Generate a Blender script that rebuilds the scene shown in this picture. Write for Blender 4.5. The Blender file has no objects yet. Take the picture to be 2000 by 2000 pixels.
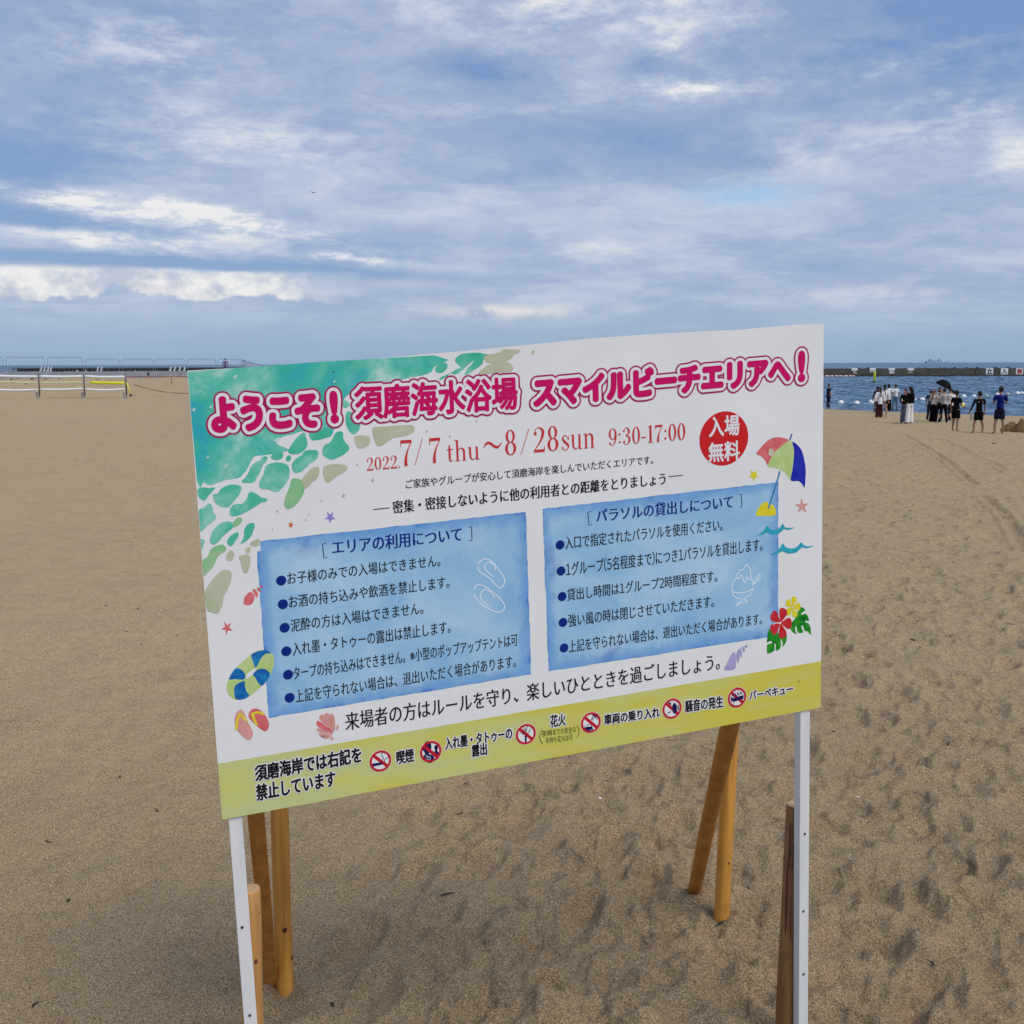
import bpy, bmesh, math, random
import numpy as np
from mathutils import Vector, Matrix

random.seed(7)
rng = np.random.default_rng(7)
C = bpy.context.scene.collection
SC = bpy.context.scene

# ------------------------------------------------------------------ camera
EYE = 2.19
F = 2005.0                       # focal length in photo pixels (2000 px frame)
PITCH = math.atan(289.5 / F)
ROLL = 0.0031
_r0 = Vector((1, 0, 0)); _u0 = Vector((0, math.sin(PITCH), math.cos(PITCH))); FW = Vector((0, math.cos(PITCH), -math.sin(PITCH)))
RT = math.cos(ROLL) * _r0 - math.sin(ROLL) * _u0
UP = math.sin(ROLL) * _r0 + math.cos(ROLL) * _u0
EYEV = Vector((0, 0, EYE))
cam = bpy.data.cameras.new('camera'); camo = bpy.data.objects.new('camera', cam); C.objects.link(camo)
cam.sensor_width = 36; cam.sensor_height = 36; cam.sensor_fit = 'HORIZONTAL'
cam.lens = 36 * F / 2000; cam.clip_start = 0.05; cam.clip_end = 60000
camo.matrix_world = Matrix(((RT.x, UP.x, -FW.x, 0), (RT.y, UP.y, -FW.y, 0), (RT.z, UP.z, -FW.z, EYE), (0, 0, 0, 1)))
SC.camera = camo

# ------------------------------------------------------------------ node helpers
class S:
    """a socket with arithmetic, so that node maths reads like maths"""
    nt = None
    def __init__(s, v): s.v = v
    @staticmethod
    def m(op, *a):
        n = S.nt.nodes.new('ShaderNodeMath'); n.operation = op
        for i, x in enumerate(a):
            x = x.v if isinstance(x, S) else x
            if isinstance(x, (int, float)): n.inputs[i].default_value = x
            else: S.nt.links.new(x, n.inputs[i])
        return S(n.outputs[0])
    def __add__(s, o): return S.m('ADD', s, o)
    __radd__ = __add__
    def __sub__(s, o): return S.m('SUBTRACT', s, o)
    def __rsub__(s, o): return S.m('SUBTRACT', o, s)
    def __mul__(s, o): return S.m('MULTIPLY', s, o)
    __rmul__ = __mul__
    def __truediv__(s, o): return S.m('DIVIDE', s, o)
    def __rtruediv__(s, o): return S.m('DIVIDE', o, s)
    def clamp(s):
        r = S.m('ADD', s, 0.0); r.v.node.use_clamp = True; return r
def sstep(x, a, b):
    n = S.nt.nodes.new('ShaderNodeMapRange'); n.interpolation_type = 'SMOOTHSTEP'
    S.nt.links.new(x.v, n.inputs[0]); n.inputs[1].default_value = a; n.inputs[2].default_value = b
    return S(n.outputs[0])
def cxyz(x, y, z):
    n = S.nt.nodes.new('ShaderNodeCombineXYZ')
    for i, q in enumerate((x, y, z)):
        if isinstance(q, S): S.nt.links.new(q.v, n.inputs[i])
        else: n.inputs[i].default_value = q
    return S(n.outputs[0])
def noise(vec, scale, detail=4, rough=.55, dist=0, color=False):
    n = S.nt.nodes.new('ShaderNodeTexNoise'); n.inputs['Scale'].default_value = scale
    n.inputs['Detail'].default_value = detail; n.inputs['Roughness'].default_value = rough; n.inputs['Distortion'].default_value = dist
    if vec is not None: S.nt.links.new(vec.v, n.inputs['Vector'])
    return S(n.outputs['Color' if color else 'Fac'])
def mapping(vec, scale=(1, 1, 1), loc=(0, 0, 0), rot=(0, 0, 0)):
    n = S.nt.nodes.new('ShaderNodeMapping'); S.nt.links.new(vec.v, n.inputs[0])
    n.inputs['Scale'].default_value = scale; n.inputs['Location'].default_value = loc; n.inputs['Rotation'].default_value = rot
    return S(n.outputs[0])
def mix(f, a, b, mode='MIX'):
    n = S.nt.nodes.new('ShaderNodeMix'); n.data_type = 'RGBA'; n.blend_type = mode
    for i, q in ((0, f), (6, a), (7, b)):
        if isinstance(q, S): S.nt.links.new(q.v, n.inputs[i])
        elif i == 0: n.inputs[0].default_value = q
        else: n.inputs[i].default_value = (*q[:3], 1)
    return S(n.outputs[2])
def ramp(f, stops):
    n = S.nt.nodes.new('ShaderNodeValToRGB'); S.nt.links.new(f.v, n.inputs[0]); e = n.color_ramp.elements
    while len(e) < len(stops): e.new(0.5)
    for q, (p, c) in zip(e, stops):
        q.position = p; q.color = (*c[:3], 1) if not isinstance(c, (int, float)) else (c, c, c, 1)
    return S(n.outputs[0])
def srgb(r, g, b):
    f = lambda c: ((c / 255) / 12.92) if c / 255 <= .04045 else (((c / 255) + .055) / 1.055) ** 2.4
    return (f(r), f(g), f(b))

# ------------------------------------------------------------------ world: broken high cloud over a blue sky
SUN_DIR = Vector((.42, -.36, .82)).normalized()          # towards the veiled sun, behind and to the right of the camera
SUN_EL = math.asin(SUN_DIR.z); SUN_AZ = math.atan2(SUN_DIR.x, SUN_DIR.y)
w = bpy.data.worlds.new('World'); SC.world = w; w.use_nodes = True
nt = w.node_tree; S.nt = nt
for n in list(nt.nodes): nt.nodes.remove(n)
tc = nt.nodes.new('ShaderNodeTexCoord')
D = S(tc.outputs['Generated'])
sp = nt.nodes.new('ShaderNodeSeparateXYZ'); nt.links.new(D.v, sp.inputs[0])
dx, dy, dz = S(sp.outputs[0]), S(sp.outputs[1]), S(sp.outputs[2])
sky = nt.nodes.new('ShaderNodeTexSky'); sky.sky_type = 'NISHITA'; sky.sun_disc = False
sky.sun_elevation = SUN_EL; sky.sun_rotation = SUN_AZ; sky.air_density = 1.0; sky.dust_density = .6; sky.ozone_density = 2.0
zc = S.m('MAXIMUM', dz, 0.0)
# cloud deck seen in perspective
k = 1.0 / (zc + .16)
px_, py_ = dx * k, dy * k
pv = cxyz(px_, py_, 0.0)
az = S.m('ARCTAN2', dx, dy); el = S.m('ARCSINE', dz)
E2 = el * (1.0 + el * -.3)
sph = cxyz(az, el * 2.1, 0.0)
warp = noise(mapping(sph, (1, 1, 1)), 11, 8, .68, .0, True)
wsp = nt.nodes.new('ShaderNodeSeparateColor'); nt.links.new(warp.v, wsp.inputs[0])
wx = (S(wsp.outputs[0]) - .5); wy = (S(wsp.outputs[1]) - .5)
wpx = cxyz(px_ + wx * .35, py_ + wy * .35, 0.0)
n1 = noise(mapping(wpx, (1, 1, 1), (3.1, 1.7, 0), (0, 0, -.35)), 1.15, 9, .60, 0)      # broad sheets
n2 = noise(mapping(wpx, (1, 1.25, 1), (8.1, 2.3, 0), (0, 0, -.28)), 3.4, 9, .64, 0)     # banks
n3 = noise(mapping(sph, (1, 1, 1), (2, 5, 0)), 15, 9, .66, .0)                      # puffs
n4 = noise(mapping(cxyz(az, el * 3.4, 0.0), (1, 1, 1), (7, 1, 0), (0, 0, .12)), 22, 9, .68, .0)
def blob(px, py, sx, sy, wa=.07, we=.03, p=1.0, tilt=0.0):
    """soft patch of cloud in the direction that shows at photo pixel px, py"""
    a0 = math.atan((px - 1000) / F); e0 = (711 - py) / F * math.cos(a0)
    A = az + wx * wa - a0; E_ = el + wy * we - e0 - A * tilt
    A = A * (F / sx); E_ = E_ * (F / sy)
    return S.m('EXPONENT', (A * A + E_ * E_) * -1.0)
fluff = n3 * .55 + n4 * .45
base = sstep(n1, .32, .68) * .36 + sstep(n2, .34, .68) * .17 + (fluff - .5) * .30 + .13
# streaks and banks that the photograph shows, each in its direction of the sky
puff = sstep(fluff, .42, .62); fine_ = sstep(n4, .40, .60)
white_ = blob(1130, 35, 340, 95, .12, .06) * 1.0 + blob(1320, 217, 110, 18, .06, .02, 1, -.03) * 1.1 + blob(330, 150, 150, 55, .1, .05) * .6 + blob(1390, 45, 80, 45) * .4
white_ = white_ + blob(1310, 140, 60, 22) * .6 + blob(1720, 170, 260, 40) * .40 + blob(1880, 230, 180, 26) * .35 + blob(1960, 330, 60, 40, .04, .02) * .7 + blob(1700, 300, 230, 40, .1, .03, 1, .1) * .5
bank = blob(270, 412, 260, 16, .10, .030, 1, -.10) * 1.3 + blob(240, 480, 150, 20, .06, .020, 1, -.12) * 1.1 + blob(440, 460, 260, 34, .10, .03, 1, -.12) * .75 + blob(700, 512, 95, 8, .05, .012, 1, -.08) * .9
bank = bank + blob(500, 300, 330, 50, .1, .04) * .45 + blob(1150, 500, 120, 18, .06, .015) * .3 + blob(1650, 582, 150, 16, .05, .01) * .4 + blob(1000, 250, 200, 14, .1, .02) * .35
dark = blob(90, 438, 190, 15, .05, .014, 1, -.08) * .8 + blob(120, 505, 300, 10, .04, .008) * .5 + blob(560, 532, 330, 13, .04, .012, 1, -.04) * .5 + blob(0, 60, 420, 260) * .30 + blob(1900, 90, 430, 150) * .40 + blob(960, 178, 90, 22) * .45 + blob(1260, 330, 300, 40) * .22 + blob(1250, 170, 60, 26) * .25 + blob(700, 480, 200, 26) * .2 + blob(60, 330, 200, 50) * .2
cov = (base + .045 + white_ * (puff * .55 + .10) + bank * (fine_ * .45 + .22) - dark * (1.0 - (fluff - .5) * 1.5)).clamp()
# low bank of cumulus: level shelf above, ragged below
lump = noise(mapping(cxyz(az, el * 1.1, 0.0), (1, 1, 1), (4, 2, 0)), 30, 9, .62, .0)
lump2 = noise(mapping(cxyz(az, el * .8, 0.0), (1, 1, 1), (1, 7, 0)), 12, 4, .5, .0)
cum = sstep(el + (lump - .5) * .034 + (lump2 - .5) * .050, .0545, .0600) * (1.0 - sstep(el + (n3 - .5) * .008, .0815, .0880)) * (1.0 - sstep(az + (lump2 - .5) * .12, -.25, -.13))
cum2 = blob(1000, 613, 150, 13, .05, .024) * sstep(lump, .34, .54) * 1.2 + blob(1640, 583, 160, 14, .05, .02) * sstep(lump, .40, .60) * .5 + blob(830, 560, 120, 9, .03, .01) * .2
# colours are radiance / .1 (background strength .1)
deep = (1.02, 1.62, 3.0); mid = (1.82, 2.28, 3.40); pale = (2.95, 3.35, 4.10); white = (4.75, 4.75, 4.85)
col = ramp(cov, [(0.0, [c / 10 for c in deep]), (.33, [c / 10 for c in mid]), (.64, [c / 10 for c in pale]), (1.0, [c / 10 for c in white])])
col = mix(1.0, col, (10, 10, 10), 'MULTIPLY')
col = mix(sstep(dz, .085, .0) * .85, col, (1.36, 2.15, 3.25))                    # blue murk along the horizon
col = mix(blob(1440, 395, 90, 20, .06, .03) * .65, col, (1.65, 3.0, 4.8))
shade = sstep(lump * .6 + n3 * .4, .40, .58)
col = mix(cum * .95, col, mix(shade, (2.75, 2.9, 3.6), (5.0, 4.85, 4.7)))
col = mix(cum2 * .85, col, (4.1, 3.95, 4.15))
thin = mix((1.0 - cov) * .15, col, S(sky.outputs[0]))                            # the clear blue between the clouds
bg = nt.nodes.new('ShaderNodeBackground'); bg.inputs[1].default_value = .1; nt.links.new(thin.v, bg.inputs[0])
wo = nt.nodes.new('ShaderNodeOutputWorld'); nt.links.new(bg.outputs[0], wo.inputs[0])

# ------------------------------------------------------------------ sun behind thin cloud
sl = bpy.data.lights.new('sun', 'SUN'); sl.energy = 1.5; sl.angle = math.radians(34); sl.color = (1, .955, .88)
so = bpy.data.objects.new('sun', sl); C.objects.link(so); so.rotation_euler = SUN_DIR.to_track_quat('Z', 'Y').to_euler()
SC.view_settings.view_transform = 'Standard'; SC.view_settings.look = 'None'
SC.view_settings.exposure = 0.81; SC.view_settings.gamma = 1; SC.view_settings.use_curve_mapping = False

# ------------------------------------------------------------------ geometry helpers
def tag(o, label=None, cat=None, group=None, kind=None):
    if label: o['label'] = label
    if cat: o['category'] = cat
    if group: o['group'] = group
    if kind: o['kind'] = kind
    return o
def empty(name, loc, rz=0, label=None, cat=None, group=None):
    o = bpy.data.objects.new(name, None); C.objects.link(o); o.location = loc; o.rotation_euler = (0, 0, rz); o.empty_display_size = .1
    return tag(o, label, cat, group)
def mesh(name, v, f, mat, parent=None, smooth=False, origin=None):
    me = bpy.data.meshes.new(name); me.from_pydata([tuple(p) for p in v], [], [tuple(q) for q in f]); me.update()
    if mat: me.materials.append(mat)
    if smooth: me.polygons.foreach_set('use_smooth', [True] * len(me.polygons))
    o = bpy.data.objects.new(name, me); C.objects.link(o)
    if parent: o.parent = parent
    if origin is not None: o.location = origin
    return o
class MB:
    """collects simple solids into one mesh"""
    def __init__(s): s.v = []; s.f = []
    def add(s, v, f):
        b = len(s.v); s.v += [tuple(p) for p in v]; s.f += [tuple(i + b for i in q) for q in f]; return s
    def box(s, c, d, rz=0):
        x, y, z = d[0] / 2, d[1] / 2, d[2] / 2; R = Matrix.Rotation(rz, 3, 'Z'); c = Vector(c)
        v = [c + R @ Vector((a * x, b * y, e * z)) for a in (-1, 1) for b in (-1, 1) for e in (-1, 1)]
        return s.add(v, [(0, 1, 3, 2), (4, 6, 7, 5), (0, 4, 5, 1), (2, 3, 7, 6), (0, 2, 6, 4), (1, 5, 7, 3)])
    def tube(s, pts, rad, n=10, cap=True, flat=1.0, closed=False):
        pts = [Vector(p) for p in pts]; m = len(pts)
        if not isinstance(rad, (list, tuple)): rad = [rad] * m
        v = []; prev = None
        for i, p in enumerate(pts):
            a = pts[(i - 1) % m] if (i or closed) else p; b = pts[(i + 1) % m] if (i < m - 1 or closed) else p
            t = (b - a).normalized()
            if prev is None:
                ref = Vector((0, 1, 0)) if abs(t.y) < .8 else Vector((1, 0, 0)); x = ref.cross(t).normalized()
            else: x = (prev - t * prev.dot(t)).normalized()
            prev = x; y = t.cross(x)
            r = rad[i]; rx, ry = (r if not isinstance(r, tuple) else r[0]), (r * flat if not isinstance(r, tuple) else r[1])
            v += [p + x * math.cos(2 * math.pi * k / n) * rx + y * math.sin(2 * math.pi * k / n) * ry for k in range(n)]
        f = [(i * n + k, i * n + (k + 1) % n, (i + 1) * n + (k + 1) % n, (i + 1) * n + k) for i in range(m - 1) for k in range(n)]
        if closed: f += [((m - 1) * n + k, (m - 1) * n + (k + 1) % n, (k + 1) % n, k) for k in range(n)]
        elif cap: f += [tuple(range(n))[::-1], tuple((m - 1) * n + k for k in range(n))]
        return s.add(v, f)
    def ell(s, c, r, n=12, m=8, rot=None):
        c = Vector(c); v = [c + (rot @ Vector((0, 0, -r[2])) if rot else Vector((0, 0, -r[2])))]
        for i in range(1, m):
            a = -math.pi / 2 + math.pi * i / m
            for k in range(n):
                q = Vector((r[0] * math.cos(a) * math.cos(2 * math.pi * k / n), r[1] * math.cos(a) * math.sin(2 * math.pi * k / n), r[2] * math.sin(a)))
                v.append(c + (rot @ q if rot else q))
        v.append(c + (rot @ Vector((0, 0, r[2])) if rot else Vector((0, 0, r[2]))))
        f = [(0, 1 + (k + 1) % n, 1 + k) for k in range(n)]
        f += [(1 + i * n + k, 1 + i * n + (k + 1) % n, 1 + (i + 1) * n + (k + 1) % n, 1 + (i + 1) * n + k) for i in range(m - 2) for k in range(n)]
        e = len(v) - 1; f += [(e, 1 + (m - 2) * n + k, 1 + (m - 2) * n + (k + 1) % n) for k in range(n)]
        return s.add(v, f)
    def build(s, name, mat, parent=None, smooth=True, origin=None):
        return mesh(name, s.v, s.f, mat, parent, smooth, origin)

# numpy gradient-like noise
def _h(i, j, s): 
    n = (i.astype(np.int64) * 374761393 + j.astype(np.int64) * 668265263 + s * 1442695041) & 0xffffffff
    n = ((n ^ (n >> 13)) * 1274126177) & 0xffffffff
    return ((n ^ (n >> 16)) & 0xffff) / 65535.0
def vnoise(x, y, s=0):
    i, j = np.floor(x), np.floor(y); fx, fy = x - i, y - j
    fx = fx * fx * fx * (fx * (fx * 6 - 15) + 10); fy = fy * fy * fy * (fy * (fy * 6 - 15) + 10)
    a = _h(i, j, s); b = _h(i + 1, j, s); c = _h(i, j + 1, s); d = _h(i + 1, j + 1, s)
    return (a + (b - a) * fx + (c - a) * fy + (a - b - c + d) * fx * fy) * 2 - 1
def smooth01(x, a, b):
    t = np.clip((x - a) / (b - a), 0, 1); return t * t * (3 - 2 * t)

# ------------------------------------------------------------------ terrain
SEA = -.96
def ground(x, y):
    x = np.asarray(x, float); y = np.asarray(y, float)
    s = .76 * x + .65 * y; Dd = np.hypot(x, y)
    g = -.00289 * np.clip(s - 10, 0, None) ** 1.466
    g = np.where(s > 62.5, -.96 - (s - 62.5) * .075, g); g = np.maximum(g, -4)
    th = np.arctan2(x, y)
    m = smooth01(-th, .10, .28) * smooth01(y, 2, 12)
    hl = .62 * smooth01(y, 8, 50) + .83 * smooth01(y + (x + 24) * -.35, 51, 60.5) - 4.6 * smooth01(y, 122, 140)
    return m * hl + (1 - m) * g
def gz(x, y): return float(ground(x, y))
def ray(px, py): return (FW + RT * ((px - 1000) / F) + UP * (-(py - 1000) / F))
def on_z(px, py, z=0.0):
    d = ray(px, py); return EYEV + d * ((z - EYE) / d.z)
def on_ground(px, py):
    d = ray(px, py); t = 1.0
    while t < 400:
        p = EYEV + d * t
        if p.z <= SEA - .03: return on_z(px, py, SEA - .03)
        if p.z <= gz(p.x, p.y):
            lo, hi = t - .25, t
            for _ in range(20):
                mid_ = (lo + hi) / 2; q = EYEV + d * mid_
                if q.z <= gz(q.x, q.y): hi = mid_
                else: lo = mid_
            return EYEV + d * hi
        t += .25
    return on_z(px, py, SEA)
def at_y(px, py, y):
    d = ray(px, py); return EYEV + d * (y / d.y)

# ------------------------------------------------------------------ materials
def M(name, build=None):
    m = bpy.data.materials.new(name); m.use_nodes = True; S.nt = m.node_tree
    b = m.node_tree.nodes['Principled BSDF']; return m, b
def lk(s, i): S.nt.links.new(s.v, i)
def bump(h, strength, dist, b, normal=None):
    n = S.nt.nodes.new('ShaderNodeBump'); n.inputs['Strength'].default_value = strength; n.inputs['Distance'].default_value = dist
    lk(h, n.inputs['Height'])
    if normal: S.nt.links.new(normal, n.inputs['Normal'])
    S.nt.links.new(n.outputs[0], b.inputs['Normal']); return n.outputs[0]
def objc():
    n = S.nt.nodes.new('ShaderNodeTexCoord'); return S(n.outputs['Object'])
def uvc():
    n = S.nt.nodes.new('ShaderNodeTexCoord'); return S(n.outputs['UV'])
def plain(name, c, rough=.6, var=.12, scale=12, metal=0, bmp=0, spec=.5):
    m, b = M(name); n = noise(objc(), scale, 4)
    lo = tuple(max(0, x * (1 - var)) for x in c); hi = tuple(min(1, x * (1 + var)) for x in c)
    lk(ramp(n, [(.3, lo), (.7, hi)]), b.inputs['Base Color']); b.inputs['Roughness'].default_value = rough; b.inputs['Metallic'].default_value = metal
    b.inputs['Specular IOR Level'].default_value = spec
    if bmp: bump(n, bmp, .01, b)
    return m
# sand
m_sand, b = M('sand'); P = objc()
big = noise(P, .16, 4, .6); med = noise(P, 1.7, 5, .6); sm = noise(P, 11, 5, .65); fine = noise(P, 120, 5, .8); gr = noise(P, 420, 2, .6)
c1 = ramp(big, [(.32, (.37, .262, .128)), (.5, (.405, .280, .135)), (.68, (.43, .290, .136))])
c1 = mix(sstep(med, .48, .66) * .50, c1, (.255, .190, .110))
c1 = mix(sstep(sm, .50, .62) * .42, c1, (.235, .162, .088))
c1 = mix(sstep(fine, .50, .60) * .70, c1, (.50, .40, .28))
c1 = mix(sstep(fine, .48, .38) * .80, c1, (.10, .070, .042))
c1 = mix(sstep(noise(mapping(P, (1, 1, 1), (5, 9, 2)), 5, 4, .6), .52, .68) * .35, c1, (.20, .165, .085))
c1 = mix(sstep(noise(mapping(P, (1, 1, 1), (15, 3, 2)), 4, 4, .6), .54, .70) * .35, c1, (.26, .135, .07))
c1 = mix(sstep(gr, .54, .62) * .6, c1, (.58, .48, .34))
c1 = mix(sstep(gr, .46, .38) * .6, c1, (.09, .066, .042))
vg = S.nt.nodes.new('ShaderNodeTexVoronoi'); vg.inputs['Scale'].default_value = 300; lk(P, vg.inputs['Vector'])
vgs = S.nt.nodes.new('ShaderNodeSeparateColor'); S.nt.links.new(vg.outputs['Color'], vgs.inputs[0])
c1 = mix(sstep(S(vgs.outputs[0]), .82, .88) * .75, c1, (.66, .53, .36))
c1 = mix(sstep(S(vgs.outputs[1]), .80, .86) * .75, c1, (.075, .055, .038))
vo = S.nt.nodes.new('ShaderNodeTexVoronoi'); vo.inputs['Scale'].default_value = 130; lk(P, vo.inputs['Vector'])
vs = S.nt.nodes.new('ShaderNodeSeparateColor'); S.nt.links.new(vo.outputs['Color'], vs.inputs[0])
dot = sstep(S(vo.outputs['Distance']), .42, .22)
c1 = mix(dot * sstep(S(vs.outputs[0]), .95, .97) * .7, c1, (.66, .60, .50))
c1 = mix(dot * sstep(S(vs.outputs[1]), .91, .93) * .85, c1, (.045, .038, .03))
sg = S.nt.nodes.new('ShaderNodeSeparateXYZ'); lk(P, sg.inputs[0])          # the near sand is mixed darker and browner, with a noisy border
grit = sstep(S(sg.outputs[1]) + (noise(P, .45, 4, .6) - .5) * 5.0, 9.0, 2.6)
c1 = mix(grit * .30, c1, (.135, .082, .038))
at = S.nt.nodes.new('ShaderNodeAttribute'); at.attribute_name = 'darken'
c1 = mix(S(at.outputs['Fac']) * .6, c1, (.15, .105, .07))
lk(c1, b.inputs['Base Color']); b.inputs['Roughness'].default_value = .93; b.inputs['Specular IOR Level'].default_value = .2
vd = S.nt.nodes.new('ShaderNodeTexVoronoi'); vd.inputs['Scale'].default_value = 4.2; vd.inputs['Randomness'].default_value = 1
wq = noise(P, 3.0, 3, .6, 0, True); vq = S.nt.nodes.new('ShaderNodeVectorMath'); vq.operation = 'SCALE'; lk(wq, vq.inputs[0]); vq.inputs['Scale'].default_value = .35
vr = S.nt.nodes.new('ShaderNodeVectorMath'); vr.operation = 'ADD'; lk(mapping(P, (1, .8, 1), (0, 0, 0), (0, 0, .5)), vr.inputs[0]); S.nt.links.new(vq.outputs[0], vr.inputs[1]); S.nt.links.new(vr.outputs[0], vd.inputs['Vector'])
dimple = sstep(S(vd.outputs['Distance']), .08, .42)
sq = S.nt.nodes.new('ShaderNodeSeparateXYZ'); lk(P, sq.inputs[0]); east = S.m('ARCTAN2', S(sq.outputs[0]), S(sq.outputs[1]))
trod = sstep(east, -.30, .15) * .8 + .2
bn = bump(dimple * trod * .9 + sm * 1.1 * trod + med * .6, .8, .055, b)
bump(fine * 1.0 + gr * .8, .7, .006, b, bn)
# water
m_sea, b = M('sea_water'); P = objc()
r1 = noise(mapping(P, (1, .55, 1), (0, 0, 0), (0, 0, .25)), 1.1, 6, .6, .2); r2 = noise(mapping(P, (1, .6, 1)), .22, 5, .6)
cw = ramp(noise(mapping(P, (.5, 1.2, 1)), .045, 4, .6), [(.3, (.012, .050, .105)), (.7, (.022, .075, .125))])
lk(cw, b.inputs['Base Color']); b.inputs['Roughness'].default_value = .6; b.inputs['Specular IOR Level'].default_value = 0.0
bn = bump(r2, 1.0, 1.3, b); bn = bump(r1, 1.0, .35, b, bn)
gl = S.nt.nodes.new('ShaderNodeBsdfGlossy'); gl.inputs['Roughness'].default_value = .14; S.nt.links.new(bn, gl.inputs['Normal']); gl.inputs['Color'].default_value = (.80, .90, 1, 1)
fr = S.nt.nodes.new('ShaderNodeFresnel'); fr.inputs[0].default_value = 1.33; S.nt.links.new(bn, fr.inputs['Normal'])
ms = S.nt.nodes.new('ShaderNodeMixShader'); lk(S(fr.outputs[0]) * (sstep(noise(mapping(P, (1, .7, 1)), .55, 6, .68), .36, .62) * .55 + .12), ms.inputs[0]); S.nt.links.new(b.outputs[0], ms.inputs[1]); S.nt.links.new(gl.outputs[0], ms.inputs[2])
S.nt.links.new(ms.outputs[0], S.nt.nodes['Material Output'].inputs[0])
# terrace of grey gravel on the left
m_grav, b = M('grey_gravel'); P = objc()
g1 = noise(P, 1.4, 6, .7); lk(ramp(g1, [(.3, (.13, .12, .12)), (.55, (.21, .20, .20)), (.75, (.36, .33, .32))]), b.inputs['Base Color']); b.inputs['Roughness'].default_value = .9
def wood(name, lo, hi, axis_scale=(26, 26, 1.6), rough=.6):
    m, b = M(name); P = objc(); q = mapping(P, axis_scale)
    n = noise(q, 1.0, 6, .65, .15); f2 = noise(mapping(P, (120, 120, 3)), 1.0, 3, .6)
    c = ramp(n, [(.30, lo), (.50, tuple((a + b_) / 2 for a, b_ in zip(lo, hi))), (.68, hi)])
    c = mix(sstep(f2, .56, .72) * .4, c, tuple(x * .5 for x in lo))
    # patches where the stain ran darker
    c = mix(sstep(noise(P, 7, 3), .56, .72) * .35, c, tuple(x * .6 for x in lo))
    lk(c, b.inputs['Base Color']); b.inputs['Roughness'].default_value = rough; bump(n * .6 + f2, .35, .003, b); return m
m_log = wood('stained_pine_log', (.40, .16, .022), (.70, .34, .06))
m_brace = wood('stained_pine_plank', (.33, .13, .018), (.56, .25, .04))
m_stakeL = wood('pale_pine_stake', (.40, .19, .055), (.56, .30, .10))
m_stakeR = wood('weathered_pine_stake', (.11, .048, .016), (.38, .19, .065))
m_knot = plain('wood_knot', (.09, .025, .01), .6, .4, 60)
m_endg, b = M('sawn_end_grain'); P = objc()
wv = S.nt.nodes.new('ShaderNodeTexWave'); wv.wave_type = 'RINGS'; wv.rings_direction = 'Z'; wv.inputs['Scale'].default_value = 60; wv.inputs['Distortion'].default_value = 2; lk(P, wv.inputs['Vector'])
lk(ramp(S(wv.outputs['Fac']), [(0, (.36, .22, .11)), (1, (.50, .34, .19))]), b.inputs['Base Color']); b.inputs['Roughness'].default_value = .8
m_post, b = M('white_painted_timber'); P = objc(); n = noise(mapping(P, (30, 30, 3)), 1, 5, .6)
lk(ramp(n, [(.3, (.66, .68, .70)), (.7, (.76, .77, .78))]), b.inputs['Base Color']); b.inputs['Roughness'].default_value = .45; bump(n, .15, .002, b)
m_screw = plain('screw_steel', (.18, .18, .18), .35, .3, 90, .9)

# ------------------------------------------------------------------ ground sheet
NR, NT = 1040, 1000
rr = np.concatenate([[0.0], np.geomspace(.9, 330, NR - 1)])
view = math.radians(36)
tt = np.concatenate([np.linspace(-view, view, NT), np.linspace(view, 2 * math.pi - view, 72)[1:-1]])
R_, T_ = np.meshgrid(rr, tt, indexing='ij')
X = R_ * np.sin(T_); Y = R_ * np.cos(T_)
Z = ground(X, Y)
inland = 1 - smooth01(.76 * X + .65 * Y, 54, 62)
right = smooth01(T_, -.35, .25)
amp = (.45 + .55 * right) * inland
Z += (vnoise(X * .55, Y * .55, 1) * .034 + vnoise(X * 1.7, Y * 1.7, 2) * .014 * amp + vnoise(X * 4.3, Y * 4.3, 3) * .011 * amp + vnoise(X * 9, Y * 9, 4) * .0065 * amp + np.abs(vnoise(X * 6.3, Y * 6.3, 8)) * -.016 * amp + np.abs(vnoise(X * 3.1 + 4, Y * 3.1, 9)) * -.018 * amp) * (.3 + .7 * inland) + (vnoise(X * 21, Y * 21, 5) * .0030 + vnoise(X * 47, Y * 47, 6) * .0016) * inland
darken = np.zeros_like(Z)
def stamp(cx, cy, L, Wd, ang, depth, drk=0.0):
    r = math.hypot(cx, cy); th = math.atan2(cx, cy); e = L * 2.2
    i0, i1 = np.searchsorted(rr, [r - e, r + e]); a = e / max(r, .5)
    j0, j1 = np.searchsorted(tt[:NT], [th - a, th + a])
    if i1 - i0 < 2 or j1 - j0 < 2: return
    x = X[i0:i1, j0:j1] - cx; y = Y[i0:i1, j0:j1] - cy; ca, sa = math.cos(ang), math.sin(ang)
    p = (x * ca + y * sa) / L; q = (-x * sa + y * ca) / (Wd * (1 + .25 * p))
    d2 = p * p + q * q
    Z[i0:i1, j0:j1] += -depth * np.exp(-d2 ** 1.6) + depth * .55 * np.exp(-((np.sqrt(d2) - 1.45) ** 2) / .10) * (1 + .5 * np.sign(p))
    if drk: darken[i0:i1, j0:j1] = np.maximum(darken[i0:i1, j0:j1], drk * np.exp(-d2 ** 2))  # prints and tracks are coloured darker in the middle
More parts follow.
